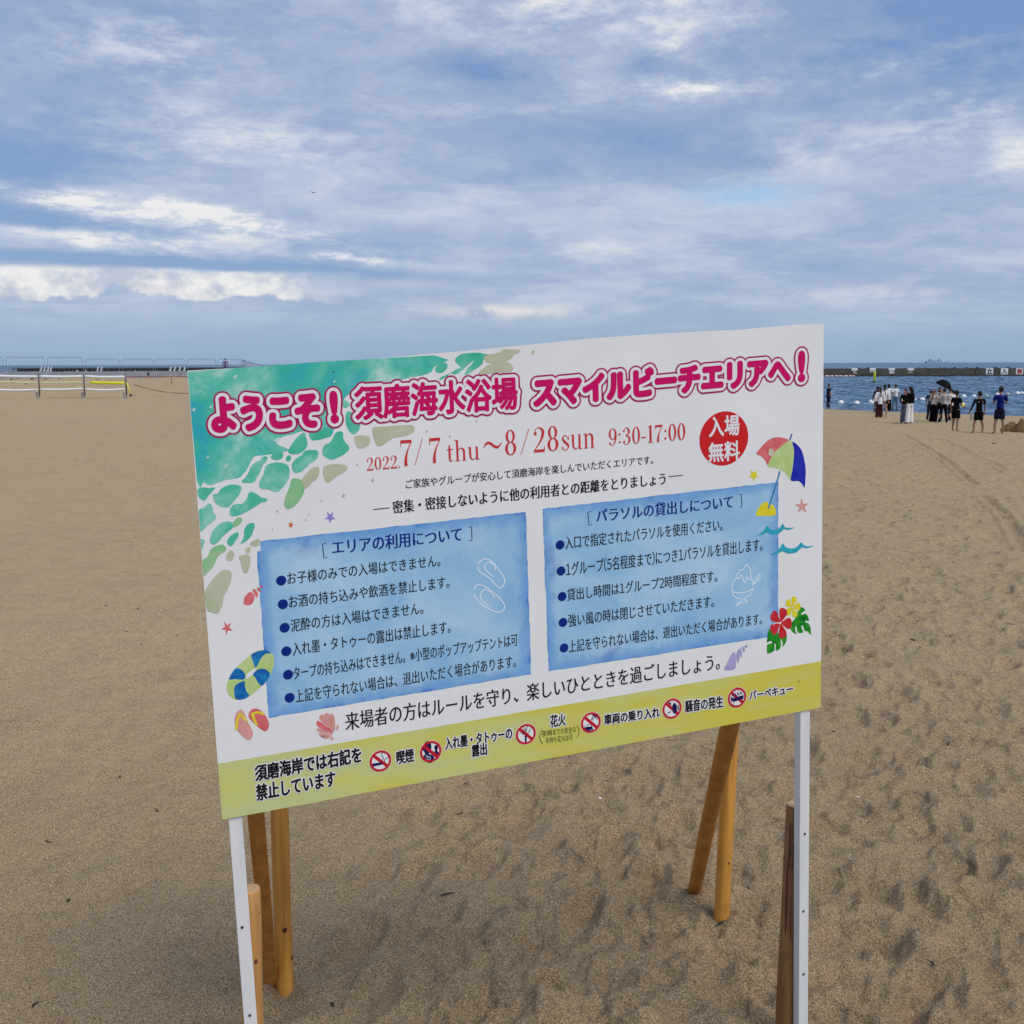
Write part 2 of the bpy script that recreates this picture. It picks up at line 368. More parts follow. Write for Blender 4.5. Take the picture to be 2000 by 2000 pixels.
for _ in range(6200):          # trodden sand: many old footprints, most on the right
    u = random.random()
    th = random.uniform(-.62, .62)
    dens = .10 + .90 * max(0, min(1, (th + .30) / .45))
    if random.random() > dens: continue
    r = 1.8 * (60 / 1.8) ** random.random()
    x, y = r * math.sin(th), r * math.cos(th)
    if .76 * x + .65 * y > 56: continue
    k = random.uniform(.6, 1.15)
    stamp(x, y, .135 * k, .062 * k, random.uniform(0, 2 * math.pi), random.uniform(.006, .019) * (1 if th > -.1 else .5), random.uniform(0, .20) * (1 if th > -.1 else .4))
def walk(px0, py0, px1, py1, n):
    a, b_ = on_ground(px0, py0), on_ground(px1, py1); d = (b_ - a).normalized(); s = Vector((-d.y, d.x, 0))
    for i in range(n):
        p = a.lerp(b_, (i + .5) / n) + s * (.11 if i % 2 else -.11); stamp(p.x, p.y, .14, .06, math.atan2(d.y, d.x), .026, .15)
walk(1700, 1990, 1990, 1150, 14); walk(1500, 1480, 1900, 1000, 16); walk(1120, 1960, 1330, 1480, 7); walk(640, 1990, 1000, 1560, 7); walk(1660, 1250, 1980, 1700, 10)
def track(pts, wd, dep, drk):
    w_ = [on_ground(*p) for p in pts]
    for a, b_ in zip(w_, w_[1:]):
        n = max(2, int((b_ - a).length / .16)); ang = math.atan2((b_ - a).y, (b_ - a).x)
        for i in range(n):
            p = a.lerp(b_, i / n); j = random.uniform(-.03, .03)
            stamp(p.x + j, p.y + j, .16, wd, ang, dep * random.uniform(.5, 1.1), drk * random.uniform(.3, 1))
track([(1766, 848), (1800, 868), (1855, 905), (1905, 945)], .09, .028, .45)
track([(1922, 966), (1950, 995), (1985, 1040), (2010, 1080)], .09, .028, .45)
track([(1836, 856), (1880, 876), (1925, 898), (1962, 917)], .07, .022, .3)
for px, py in ((557, 1950), (531, 1937), (1407.5, 1793), (1356, 1742)):      # sand heaped round each prop and coloured darker at its foot
    c_ = on_z(px, py); dd_ = np.hypot(X - c_.x, Y - c_.y); q = dd_ < .4
    Z[q] += (.020 * np.exp(-((dd_[q] - .075) / .035) ** 2) * (.6 + .6 * vnoise(X[q] * 14, Y[q] * 14, 31)) + .008 * np.exp(-(dd_[q] / .16) ** 2)) * (1.0); darken[q] = np.maximum(darken[q], .55 * np.exp(-(dd_[q] / .075) ** 4))
# wet sand along the waterline
sw = .76 * X + .65 * Y
darken = np.maximum(darken, smooth01(sw, 60.2, 62.4) * .7 * (T_ > -.25))
V = np.stack([X, Y, Z], -1).reshape(-1, 3)
nrow, ncol = X.shape
ii, jj = np.meshgrid(np.arange(nrow - 1), np.arange(ncol), indexing='ij')
j2 = (jj + 1) % ncol
Fq = np.stack([ii * ncol + jj, ii * ncol + j2, (ii + 1) * ncol + j2, (ii + 1) * ncol + jj], -1).reshape(-1, 4)[:, ::-1]
def np_mesh(name, V, Fq, mats, midx=None, kind='structure', uv=None):
    me = bpy.data.meshes.new(name); me.vertices.add(len(V)); me.vertices.foreach_set('co', V.astype(np.float32).ravel())
    me.loops.add(Fq.size); me.loops.foreach_set('vertex_index', Fq.astype(np.int32).ravel())
    me.polygons.add(len(Fq)); me.polygons.foreach_set('loop_start', np.arange(0, Fq.size, Fq.shape[1], dtype=np.int32))
    me.polygons.foreach_set('use_smooth', np.ones(len(Fq), bool))
    for m in mats: me.materials.append(m)
    if midx is not None: me.polygons.foreach_set('material_index', midx.astype(np.int32))
    me.update(calc_edges=True); me.validate()
    o = bpy.data.objects.new(name, me); C.objects.link(o)
    if kind: o['kind'] = kind
    return o
fx_, fy_ = X[:-1].ravel(), Y[:-1].ravel()
thf = np.arctan2(fx_, fy_)
gm = ((fy_ + (fx_ + 24) * -.35 > 60.0) & (thf < -.12) & (fy_ > 20)).astype(int)
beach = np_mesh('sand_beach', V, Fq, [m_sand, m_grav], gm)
at_ = beach.data.attributes.new('darken', 'FLOAT', 'POINT'); at_.data.foreach_set('value', darken.ravel().astype(np.float32))
beach['label'] = 'trodden brown beach sand sloping down to the water'

# ------------------------------------------------------------------ sea
def sea_sheet():
    rs = np.concatenate([np.linspace(35, 58, 12), np.geomspace(59, 330, 760), np.geomspace(360, 45000, 60)])
    ts = np.concatenate([np.linspace(-.60, -.02, 60), np.linspace(.0, .60, 700), np.linspace(.64, 2 * math.pi - .64, 70)])
    R, T = np.meshgrid(rs, ts, indexing='ij'); x, y = R * np.sin(T), R * np.cos(T)
    wx_, wy_ = x * .97 + y * .22, -x * .22 + y * .97
    h = vnoise(wx_ * .34, wy_ * .62, 11) * .13 + vnoise(wx_ * .8, wy_ * 1.3, 12) * .09 + vnoise(wx_ * 1.9, wy_ * 2.9, 13) * .045
    h *= np.clip(1 - smooth01(R, 230, 330), 0, 1) * (.35 + .65 * smooth01(.76 * x + .65 * y, 63, 72))
    z = SEA + h - .0
    v = np.stack([x, y, z], -1).reshape(-1, 3); nr, nc = x.shape
    i, j = np.meshgrid(np.arange(nr - 1), np.arange(nc), indexing='ij'); jn = (j + 1) % nc
    f = np.stack([i * nc + j, i * nc + jn, (i + 1) * nc + jn, (i + 1) * nc + j], -1).reshape(-1, 4)[:, ::-1]
    return np_mesh('sea', v, f, [m_sea])
sea_sheet()

# ================================================================== the sign
CORN = [(366, 724), (1609, 632), (1603, 1382), (434, 1601)]       # the panel's corners in the photo: TL TR BR BL
A = []
for (x, y), (u, v) in zip([(0, 1), (1, 1), (1, 0), (0, 0)], CORN):
    u = (u - 1000) / F; v = -(v - 1000) / F
    A.append([x, y, 1, 0, 0, 0, -u * x, -u * y, -u]); A.append([0, 0, 0, x, y, 1, -v * x, -v * y, -v])
Hm = np.linalg.svd(np.array(A))[2][-1].reshape(3, 3)
if Hm[2, 2] < 0: Hm = -Hm
Hm *= 1.8 / np.linalg.norm(Hm[:, 0])
Hinv = np.linalg.inv(Hm)
CM = np.array([RT, UP, FW]).T
BX = Vector(CM @ Hm[:, 0]); BY = Vector(CM @ Hm[:, 1]); B0 = EYEV + Vector(CM @ Hm[:, 2])
BN = BX.cross(BY).normalized()
if BN.y > 0: BN = -BN
BW, BH = BX.length, BY.length
def uv(px, py):
    q = Hinv @ np.array([(px - 1000) / F, -(py - 1000) / F, 1.0]); return q[0] / q[2], q[1] / q[2]
ROOT = Vector((B0.x + BX.x / 2, B0.y + BX.y / 2, 0))
def bp(u, v, n=0.0): return B0 + BX * u + BY * v + BN * n - ROOT
sign = empty('beach_sign', ROOT, 0, 'large Japanese bathing beach notice board with white posts and log props', 'sign')
# prints: materials by name
def print_mat(name, stops, scale=9, rough=.42, stretch=(1, 1, 1), edge=False, dist=.4):
    m, b = M(name); P = uvc(); n = noise(mapping(P, stretch), scale, 6, .6, dist); lk(ramp(n, stops), b.inputs['Base Color'])
    b.inputs['Roughness'].default_value = .55; b.inputs['Specular IOR Level'].default_value = .12; return m
def flat(name, c, r=.42): return print_mat(name, [(.3, tuple(x * .96 for x in c)), (.7, c)], 30, r)
m_white = print_mat('sign_white_film', [(.3, (.765, .775, .79)), (.7, (.82, .825, .835))], 3)
m_mag = flat('print_magenta', (.60, .005, .135)); m_magd = flat('print_dark_magenta', (.42, .006, .11)); m_pw = flat('print_white', (.80, .80, .84))
m_red = flat('print_red', (.62, .018, .02)); m_rose = print_mat('print_red_numerals', [(.3, (.60, .025, .035)), (.7, (.62, .05, .05))], 40)
m_blk = flat('print_black', (.012, .012, .014)); m_navy = flat('print_navy', (.004, .022, .22)); m_dnavy = flat('print_dark_navy', (.01, .01, .09)); m_green = flat('print_dark_green', (.01, .03, .02))
m_sred = flat('print_prohibition_red', (.55, .012, .03)); m_pink = flat('print_pale_pink', (.86, .62, .55))
m_lb = flat('print_light_blue_line', (.74, .86, .98))
m_teal, b = M('print_teal_wash'); P = uvc()
n = noise(P, 5.5, 6, .6, 1.0); n_2 = noise(mapping(P, (1, 1, 1), (4, 4, 0)), 16, 5, .6, .6)
c = ramp(n, [(.30, (.03, .40, .52)), (.42, (.06, .50, .40)), (.52, (.16, .58, .47)), (.62, (.44, .70, .66))])
c = mix(sstep(n_2, .48, .66) * .6, c, (.05, .46, .34)); c = mix(sstep(noise(P, 3.2, 4, .5, .5), .54, .68) * .7, c, (.04, .42, .55)); lk(c, b.inputs['Base Color']); b.inputs['Roughness'].default_value = .55; b.inputs['Specular IOR Level'].default_value = .12
m_tealc = print_mat('print_teal_cell', [(.34, (.05, .47, .30)), (.5, (.10, .52, .39)), (.64, (.27, .63, .53))], 10)
m_mint = print_mat('print_green_cell', [(.3, (.13, .50, .25)), (.5, (.26, .55, .28)), (.72, (.42, .56, .33))], 12)
m_olive = print_mat('print_beige_cell', [(.3, (.42, .50, .32)), (.5, (.52, .53, .38)), (.7, (.56, .56, .44))], 10)
m_pale = print_mat('print_pale_fleck', [(.3, (.40, .68, .66)), (.7, (.60, .76, .76))], 20)
m_gfleck = flat('print_grey_fleck', (.44, .47, .48))
m_corr = print_mat('print_coral', [(.3, (.62, .09, .11)), (.6, (.72, .18, .19)), (.75, (.78, .28, .27))], 40)
m_salm = print_mat('print_salmon', [(.3, (.66, .27, .25)), (.7, (.74, .40, .36))], 30)
m_oran = flat('print_orange', (.72, .13, .03)); m_viol = print_mat('print_violet', [(.3, (.25, .20, .60)), (.7, (.36, .29, .72))], 40)
m_lav = print_mat('print_lavender', [(.3, (.33, .31, .58)), (.7, (.45, .42, .68))], 30); m_yel = print_mat('print_yellow', [(.3, (.72, .60, .02)), (.7, (.80, .72, .05))], 40)
m_lime = print_mat('print_lime', [(.3, (.42, .60, .18)), (.7, (.56, .68, .32))], 30); m_ring = print_mat('print_ring_blue', [(.3, (.006, .07, .38)), (.5, (.01, .14, .45)), (.7, (.02, .26, .55))], 30, dist=1)
m_ublue = print_mat('print_ultramarine', [(.3, (.01, .01, .36)), (.7, (.025, .04, .46))], 30); m_leaf = print_mat('print_leaf_green', [(.3, (.005, .14, .01)), (.5, (.012, .26, .02)), (.7, (.07, .38, .02))], 40)
m_flr = print_mat('print_hibiscus_red', [(.3, (.50, .012, .02)), (.7, (.64, .04, .05))], 40); m_cyan = print_mat('print_sea_cyan', [(.3, (.01, .34, .46)), (.7, (.04, .44, .54))], 40); m_pole = print_mat('print_pole_blue', [(.3, (.01, .10, .36)), (.7, (.05, .36, .55))], 25)
# the blue boxes: paler inside, ragged darker rim
m_blue, b = M('print_blue_box'); P = uvc()
sp_ = S.nt.nodes.new('ShaderNodeSeparateXYZ'); lk(P, sp_.inputs[0])
att = S.nt.nodes.new('ShaderNodeAttribute'); att.attribute_name = 'rim'
rim = S(att.outputs['Fac']); nn = noise(P, 22, 7, .68, .5); n4 = noise(P, 5, 5, .6, .6); n5 = noise(P, 60, 4, .6)
e = (rim + (nn - .5) * .065)
c = ramp(n4, [(.3, (.24, .47, .74)), (.5, (.33, .56, .79)), (.7, (.46, .64, .83))])
c = mix(sstep(n5, .52, .75) * .35, c, (.40, .60, .80))
c = mix(sstep(e, .040, .008) * .6, c, (.10, .31, .68)); c = mix(sstep(e, .008, -.012) * .8, c, (.03, .15, .55))
c = mix(sstep(n4, .55, .66) * sstep(e, .07, .02) * .4, c, (.02, .14, .50))
c = mix(sstep(noise(P, 110, 2), .68, .75) * .5, c, (.6, .75, .9))
lk(c, b.inputs['Base Color']); b.inputs['Roughness'].default_value = .55; b.inputs['Specular IOR Level'].default_value = .12
# yellow strip
m_strip, b = M('print_yellow_band'); P = uvc(); sp_ = S.nt.nodes.new('ShaderNodeSeparateXYZ'); lk(P, sp_.inputs[0])
n = noise(mapping(P, (1.2, 5, 1)), 3.0, 4, .5, .4); n6 = noise(mapping(P, (1, 3, 1)), 40, 3)
c = ramp(n * .75 + S(sp_.outputs[0]) * .10 + n6 * .1, [(.34, (.54, .60, .28)), (.48, (.60, .60, .19)), (.62, (.62, .57, .09))])
lk(c, b.inputs['Base Color']); b.inputs['Roughness'].default_value = .55; b.inputs['Specular IOR Level'].default_value = .12

LAY = [0.0]
def sheet(name, shapes, mat, n, parent, step=0.0):
    """shapes: list of (uv points, faces); every shape 'step' metres above the last"""
    vv, ff, uvs = [], [], []
    for i, (pts, faces) in enumerate(shapes):
        b_ = len(vv)
        for (u, v) in pts: vv.append(bp(u, v, n + i * step)); uvs.append((u * BW, v * BH))
        ff += [tuple(k + b_ for k in f) for f in faces]
    o = mesh(name, vv, ff, mat, parent)
    l = o.data.uv_layers.new(name='UVMap'); idx = np.empty(len(o.data.loops), np.int32); o.data.loops.foreach_get('vertex_index', idx)
    l.data.foreach_set('uv', np.array(uvs, np.float32)[idx].ravel()); return o
def catmull(p, closed=True, k=4):
    out = []; n = len(p)
    for i in range(n if closed else n - 1):
        g = (lambda j: p[j % n]) if closed else (lambda j: p[max(0, min(n - 1, j))])
        a, b_, c, d = (np.array(g(i + q), float) for q in (-1, 0, 1, 2))
        for s in range(k):
            t = s / k; out.append(.5 * (2 * b_ + (c - a) * t + (2 * a - 5 * b_ + 4 * c - d) * t * t + (3 * b_ - a - 3 * c + d) * t ** 3))
    if not closed: out.append(np.array(p[-1], float))
    return out
VIEWS = dict(A=(350, 620, 2.972), B=(980, 620, 2.972), C=(350, 1080, 2.972), D=(980, 1050, 2.972), U=(1440, 830, 6.9), Fl=(1380, 1080, 8.052), T=(360, 880, 5.682),
             L1=(420, 1060, 6.44), L2=(420, 1240, 6.44), P1=(700, 1340, 6.44), P2=(980, 1340, 7.43), P3=(1220, 1310, 7.43), O=(0, 0, 1))
def z2(view, x, y): a, b_, s = VIEWS[view]; return a + x / s, b_ + y / s
def poly(view, pts, sm=3, jit=0.0):
    q = [uv(*z2(view, *p)) for p in pts]
    if sm: q = catmull(q, True, sm)
    if jit: q = [(u + random.uniform(-jit, jit) / BW, v + random.uniform(-jit, jit) / BH) for u, v in q]
    return [tuple(x) for x in q], [tuple(range(len(q)))]
def strip(view, pts, wd, closed=False, sm=4):
    """a stroke wd metres wide (or one width per point) along traced points"""
    q = [uv(*z2(view, *p)) for p in pts]; q = [(u * BW, v * BH) for u, v in q]
    w_ = wd if isinstance(wd, (list, tuple)) else [wd] * len(q)
    return rib([(x, y, k) for (x, y), k in zip(q, w_)], closed, sm, True)
def rib(p, closed=False, sm=4, scale=False):
    q = catmull(p, closed, sm) if sm else [np.array(a, float) for a in p]
    n = len(q); v = []
    for i in range(n):
        a = q[(i - 1) % n] if (closed or i) else q[i]; b_ = q[(i + 1) % n] if (closed or i < n - 1) else q[i]
        d = (b_ - a)[:2]; d = d / (np.linalg.norm(d) + 1e-12); m = np.array([-d[1], d[0]]) * q[i][2] / 2
        v += [q[i][:2] + m, q[i][:2] - m]
    f = [(2 * i, 2 * i + 1, 2 * i + 3, 2 * i + 2) for i in range(n - 1)]
    if closed: f.append((2 * n - 2, 2 * n - 1, 1, 0))
    if scale: v = [(a[0] / BW, a[1] / BH) for a in v]
    return [tuple(a) for a in v], f
# ---- glyphs
_fc = {}
def text2d(s, bold=0.0):
    if s in _fc: return _fc[s]
    if len(s) > 1 and any(ch in '0123456789()' for ch in s):       # half-width figures set from the full-width ones
        em = text2d('口口')[0][:, 0].max() - text2d('口')[0][:, 0].max(); x = 0; V_, F_ = [], []
        for ch in s:
            half = ch in '0123456789()'; g, fs = text2d(chr(ord(ch) + 0xFEE0) if half else ch); g = g.copy()
            if half: w__ = g[:, 0].max() - g[:, 0].min(); g[:, 0] += x - g[:, 0].min() + em * .05; x += w__ + em * .10
            else: g[:, 0] += x; x += em
            b_ = sum(len(a) for a in V_); V_.append(g); F_ += [tuple(i + b_ for i in f) for f in fs]
        _fc[s] = (np.concatenate(V_), F_); return _fc[s]
    cu = bpy.data.curves.new('t', 'FONT'); cu.body = s; cu.resolution_u = 4
    o = bpy.data.objects.new('t', cu); C.objects.link(o); bpy.context.view_layer.update()
    me = bpy.data.meshes.new_from_object(o.evaluated_get(bpy.context.evaluated_depsgraph_get()))
    co = np.empty(len(me.vertices) * 3, np.float32); me.vertices.foreach_get('co', co); co = co.reshape(-1, 3)[:, :2].astype(float)
    fs = [tuple(p.vertices) for p in me.polygons]
    bpy.data.objects.remove(o); bpy.data.curves.remove(cu); bpy.data.meshes.remove(me)
    _fc[s] = (co, fs); return _fc[s]
def fit(glyph, bl, br, tl, box=None):
    co, fs = glyph; lo, hi = (co.min(0), co.max(0)) if box is None else (np.array(box[:2]), np.array(box[2:]))
    u0, v0 = uv(*bl); u1, v0b = uv(*br); _, v1 = uv(*tl)
    x = (co[:, 0] - lo[0]) / (hi[0] - lo[0]); y = (co[:, 1] - lo[1]) / (hi[1] - lo[1])
    u = u0 + (u1 - u0) * x; v = v0 + (v1 - v0) * y + (v0b - v0) * x
    return np.stack([u, v], 1), fs
def shifted(g, dx_, dy_):
    q, fs = g; return (q + np.array([dx_ / BW, dy_ / BH]), fs)
def grown(g, r, k=12, sy=1.0):
    return [shifted(g, r * math.cos(2 * math.pi * i / k), sy * r * math.sin(2 * math.pi * i / k)) for i in range(k)]
panel_pts = [(0, 0), (1, 0), (1, .5), (1, 1)] + [(t, 1 + (.0055 * math.sin((t - .45) / .4 * math.pi) if .45 < t < .85 else -.004 * math.sin(t / .45 * math.pi) if t < .45 else .002 * math.sin((t - .85) / .15 * math.pi))) for t in np.linspace(.97, .03, 40)] + [(0, 1), (0, .5)]
n_ = len(panel_pts)
pv_ = [bp(u, v, 0) for u, v in panel_pts] + [bp(u, v, -.004) for u, v in panel_pts]
panel = mesh('sign_panel', pv_, [tuple(range(n_)), tuple(range(2 * n_ - 1, n_ - 1, -1))] + [(i, i + n_, (i + 1) % n_ + n_, (i + 1) % n_) for i in range(n_)], m_white, sign)
_l = panel.data.uv_layers.new(name='UVMap'); _i = np.empty(len(panel.data.loops), np.int32); panel.data.loops.foreach_get('vertex_index', _i)
_u = np.array([(u * BW, v * BH) for u, v in panel_pts] * 2, np.float32); _l.data.foreach_set('uv', _u[_i].ravel())
ST = .00003
def line(name, s, bl, br, tl, mat, n=.0007, bold=0.0, halo=0.0, halomat=None, squash=None):
    g = fit(text2d(s), bl, br, tl); sh = []
    if halo:
        sheet(name + '_halo', grown(g, halo, 10), halomat, n - .00035, panel, ST)
    if squash: sh += [shifted(g, dx_, 0) for dx_ in squash]
    elif bold: sh += grown(g, bold, 8)
    else: sh = [g]
    return sheet(name, sh, mat, n, panel, ST)
# --- printed backgrounds
yl, yr = uv(428, 1491.2), uv(1602.5, 1291.6); yv = [yl[1], yr[1]]
sheet('yellow_band', [([(0, 0), (1, 0), (1, yv[1]), (0, yv[0])], [(0, 1, 2, 3)])], m_strip, .0002, panel)
def blue_box(bl, br, tr, tl, notch):
    c = [uv(*p) for p in (bl, br, tr, tl)]; N = 40; vs_, fs, rim_ = [], [], []
    for i in range(N + 1):
        for j in range(N + 1):
            a, b_ = i / N, j / N
            a = .5 - .5 * math.cos(a * math.pi); b_ = .5 - .5 * math.cos(b_ * math.pi)
            p = (np.array(c[0]) * (1 - a) + np.array(c[1]) * a) * (1 - b_) + (np.array(c[3]) * (1 - a) + np.array(c[2]) * a) * b_
            on = i in (0, N) or j in (0, N)
            if on: p = p + np.array([random.uniform(-1, 1) * .0013 / BW, random.uniform(-1, 1) * .0013 / BH])
            vs_.append(tuple(p)); w__ = abs(c[1][0] - c[0][0]) * BW; h__ = abs(c[3][1] - c[0][1]) * BH
            rim_.append(min(a * w__, (1 - a) * w__, b_ * h__, (1 - b_) * h__))
    for i in range(N):
        for j in range(N): fs.append((i * (N + 1) + j, (i + 1) * (N + 1) + j, (i + 1) * (N + 1) + j + 1, i * (N + 1) + j + 1))
    if notch:
        nu, nv = uv(*notch); fs = [f for f in fs if not all(vs_[k][0] < nu and vs_[k][1] > nv for k in f)]
    o = sheet('blue_box', [(vs_, fs)], m_blue, .0002, panel)
    a = o.data.attributes.new('rim', 'FLOAT', 'POINT'); a.data.foreach_set('value', np.array(rim_, np.float32))
blue_box((525, 1402), (1037, 1317), (1027, 1000), (500, 1058), (515, 1079))
blue_box((1071.5, 1311), (1520, 1241.5), (1520, 941.3), (1059.7, 994), None)
# --- teal watercolour
T_big = [(105, 0), (130, 180), (135, 350), (210, 345), (245, 375), (320, 385), (375, 355), (440, 325), (560, 325), (640, 270), (680, 230), (700, 160), (750, 120), (765, 75), (850, 50), (920, 15), (1000, 5)]
A_big = [(42, 308), (1480, 218), (1477, 290), (1440, 330), (1330, 352), (1100, 420), (1010, 440), (960, 470), (900, 640), (880, 690), (830, 705), (775, 715), (755, 690), (740, 655), (650, 680), (610, 690), (555, 720), (580, 740), (640, 770), (560, 790), (480, 800), (430, 812), (400, 870), (370, 910), (340, 935), (265, 945), (180, 975), (140, 955), (105, 955)]
sh = poly('A', A_big, 2, .0006)
# clamp to the panel
sh = ([(max(.0005, u), min(.998, v)) for u, v in sh[0]], sh[1]); sheet('teal_wash', [sh], m_teal, .0002, panel)
A_cells = [[(1485, 300), (1510, 270), (1545, 262), (1560, 285), (1535, 315), (1500, 322)], [(1512, 365), (1560, 340), (1570, 320), (1600, 330), (1640, 310), (1700, 255), (1735, 235), (1755, 205), (1640, 212), (1600, 250), (1635, 290), (1610, 300), (1560, 330), (1520, 345)],
           [(1660, 335), (1720, 300), (1760, 270), (1770, 240), (1830, 225), (1740, 210), (1700, 270), (1670, 300)],
           [(945, 480), (985, 490), (985, 515), (955, 525)], [(975, 545), (1020, 560), (1050, 590), (1045, 650), (1010, 680), (975, 640), (965, 590)],
           [(755, 670), (830, 650), (875, 640), (870, 690), (800, 712), (765, 705)], [(635, 765), (680, 700), (725, 665), (735, 690), (745, 740), (710, 785), (660, 795), (635, 785)],
           [(845, 740), (880, 720), (910, 668), (950, 665), (955, 710), (980, 740), (985, 770), (930, 810), (880, 825), (835, 800), (832, 765)],
           [(1008, 430), (1030, 385), (1010, 440)]]
A_ol = [[(1125, 640), (1200, 632), (1300, 625), (1362, 628), (1360, 665), (1300, 690), (1240, 700), (1160, 750), (1130, 700)], [(1020, 690), (1080, 685), (1108, 700), (1100, 740), (1050, 760), (1025, 735)],
        [(1770, 225), (1850, 205), (1932, 195), (1932, 235), (1860, 260), (1790, 262)], [(1740, 320), (1800, 272), (1900, 262), (1932, 280), (1932, 310), (1860, 318), (1760, 330)], [(838, 868), (900, 850), (965, 858), (975, 885), (920, 915), (865, 958), (842, 930)]]
B_ol = [[(0, 190), (60, 185), (105, 190), (85, 210), (0, 240)], [(0, 262), (40, 260), (50, 285), (20, 315), (0, 318)], [(170, 205), (182, 188), (192, 200), (182, 214)]]
T_cells = [[(145, 450), (160, 420), (215, 405), (270, 415), (340, 408), (320, 445), (270, 500), (225, 555), (165, 525)], [(315, 490), (370, 480), (400, 430), (470, 390), (540, 375), (630, 400), (620, 470), (570, 540), (490, 625), (400, 620), (340, 570)],
           [(160, 665), (215, 635), (265, 588), (305, 610), (325, 680), (355, 740), (320, 785), (250, 840), (175, 905), (165, 800)], [(500, 690), (520, 620), (580, 590), (640, 590), (690, 540), (710, 480), (745, 455), (800, 480), (860, 520), (920, 535), (900, 570), (860, 575), (790, 620), (690, 680), (580, 725), (520, 725)],
           [(635, 345), (690, 280), (730, 200), (770, 140), (840, 110), (880, 65), (920, 70), (915, 110), (870, 170), (830, 260), (770, 350), (700, 360)], [(830, 385), (850, 310), (880, 260), (900, 180), (950, 145), (1040, 130), (1130, 150), (1165, 200), (1165, 290), (1130, 360), (1060, 440), (1000, 460), (930, 430), (860, 425)],
           [(960, 65), (1000, 30), (1060, 15), (1095, 30), (1090, 80), (1030, 105), (980, 95)], [(1130, 75), (1155, 50), (1185, 70), (1180, 105), (1150, 122), (1128, 105)], [(1195, 150), (1230, 100), (1300, 50), (1350, 0), (1480, 0), (1470, 90), (1400, 140), (1320, 215), (1250, 248), (1200, 220)],
           [(290, 960), (310, 900), (370, 830), (440, 790), (520, 790), (540, 850), (480, 905), (420, 960), (380, 1010), (320, 1045), (285, 1010)], [(180, 985), (225, 990), (215, 1040), (195, 1105), (185, 1050)], [(625, 1035), (660, 960), (665, 880), (700, 820), (750, 800), (780, 820), (770, 880), (740, 950), (690, 1000)],
           [(475, 1010), (500, 960), (560, 915), (600, 905), (600, 950), (570, 1000), (530, 1055), (490, 1050)]]
T_mint = [[(1110, 560), (1135, 480), (1170, 400), (1190, 320), (1240, 310), (1300, 330), (1330, 440), (1300, 520), (1240, 600), (1160, 648), (1115, 620)], [(545, 790), (600, 740), (640, 760), (620, 810), (570, 845), (545, 850)], [(205, 1220), (260, 1180), (290, 1100), (340, 1065), (430, 1045), (465, 1105), (400, 1150), (360, 1200), (320, 1290), (250, 1360), (220, 1390)]]
T_ol = [[(1300, 330), (1350, 260), (1420, 190), (1480, 180), (1500, 220), (1480, 300), (1420, 350), (1340, 430), (1325, 400)], [(465, 1180), (490, 1120), (530, 1108), (555, 1150), (535, 1210), (500, 1222), (470, 1205)], [(610, 1175), (680, 1150), (725, 1170), (728, 1270), (705, 1340), (680, 1358), (645, 1320), (630, 1240)],
        [(680, 1100), (700, 1072), (735, 1075), (730, 1120), (700, 1140)], [(730, 1030), (780, 990), (830, 985), (830, 1045), (790, 1060), (745, 1050)], [(232, 1560), (300, 1450), (360, 1380), (430, 1325), (510, 1335), (525, 1385), (500, 1500), (440, 1620), (420, 1720), (370, 1805), (300, 1790), (255, 1770), (240, 1680)]]
NC = [.00030]
def cells(name, groups, mat):
    for view, lst in groups:
        for p in lst:
            NC[0] += .000012; n = NC[0]
            q = poly(view, p, 3, .0004); q = ([(max(.0005, u), min(.9985, v)) for u, v in q[0]], q[1]); sheet(name, [q], mat, n, panel)
cells('foam_cell', [('A', A_cells), ('T', T_cells)], m_tealc); cells('foam_cell', [('T', T_mint)], m_mint); cells('foam_cell', [('A', A_ol), ('B', B_ol), ('T', T_ol)], m_olive)
fl = [(325, 345, 16), (85, 535, 13), (185, 520, 11), (165, 812, 10), (480, 805, 6), (945, 240, 5), (565, 712, 20), (1340, 345, 8), (900, 372, 9), (120, 430, 8), (1215, 345, 6), (300, 505, 9)]
tag(sheet('pale_fleck', [poly('A', [(x - r, y + r * .2), (x - r * .1, y - r * .6), (x + r * .9, y - r), (x + r * .5, y + r * .2), (x + r * .1, y + r)], 0) for x, y, r in fl], m_pale, .0010, panel, ST), kind='stuff')
gf = [(1437, 662, 9), (1570, 690, 9), (1032, 857, 8), (1122, 945, 13), (953, 1035, 14), (826, 1064, 8), (570, 1125, 9), (754, 1143, 6), (733, 1175, 7), (541, 1230, 7), (1728, 600, 7)]
tag(sheet('grey_fleck', [poly('A', [(x - r * .7, y + r * .3), (x, y - r), (x + r * .8, y - r * .1), (x, y + r)], 0) for x, y, r in gf], m_gfleck, .0003, panel, ST), kind='stuff')
# --- title
def title(s, bl, br, tl, k=.0060):
    g = fit(text2d(s), bl, br, tl)
    sheet('title_outer_outline', grown(g, k + .0128, 24), m_magd, .0005, panel, .000015)
    sheet('title_white_outline', grown(g, k + .0080, 24), m_pw, .0009, panel, .000015)
    sheet('title_lettering', [g] + grown(g, k * .5, 8) + grown(g, k, 12), m_mag, .0013, panel, .000015)
title('ようこそ', (418, 842), (623, 831), (418, 779)); title('!', (650, 823), (658, 823), (649, 767))
title('須磨海水浴場', (696, 820), (1010, 798), (692, 756), .0030); title('スマイルビーチエリアへ', (1045, 793), (1541, 746), (1042, 740)); title('!', (1561, 743), (1569, 742), (1561, 689))
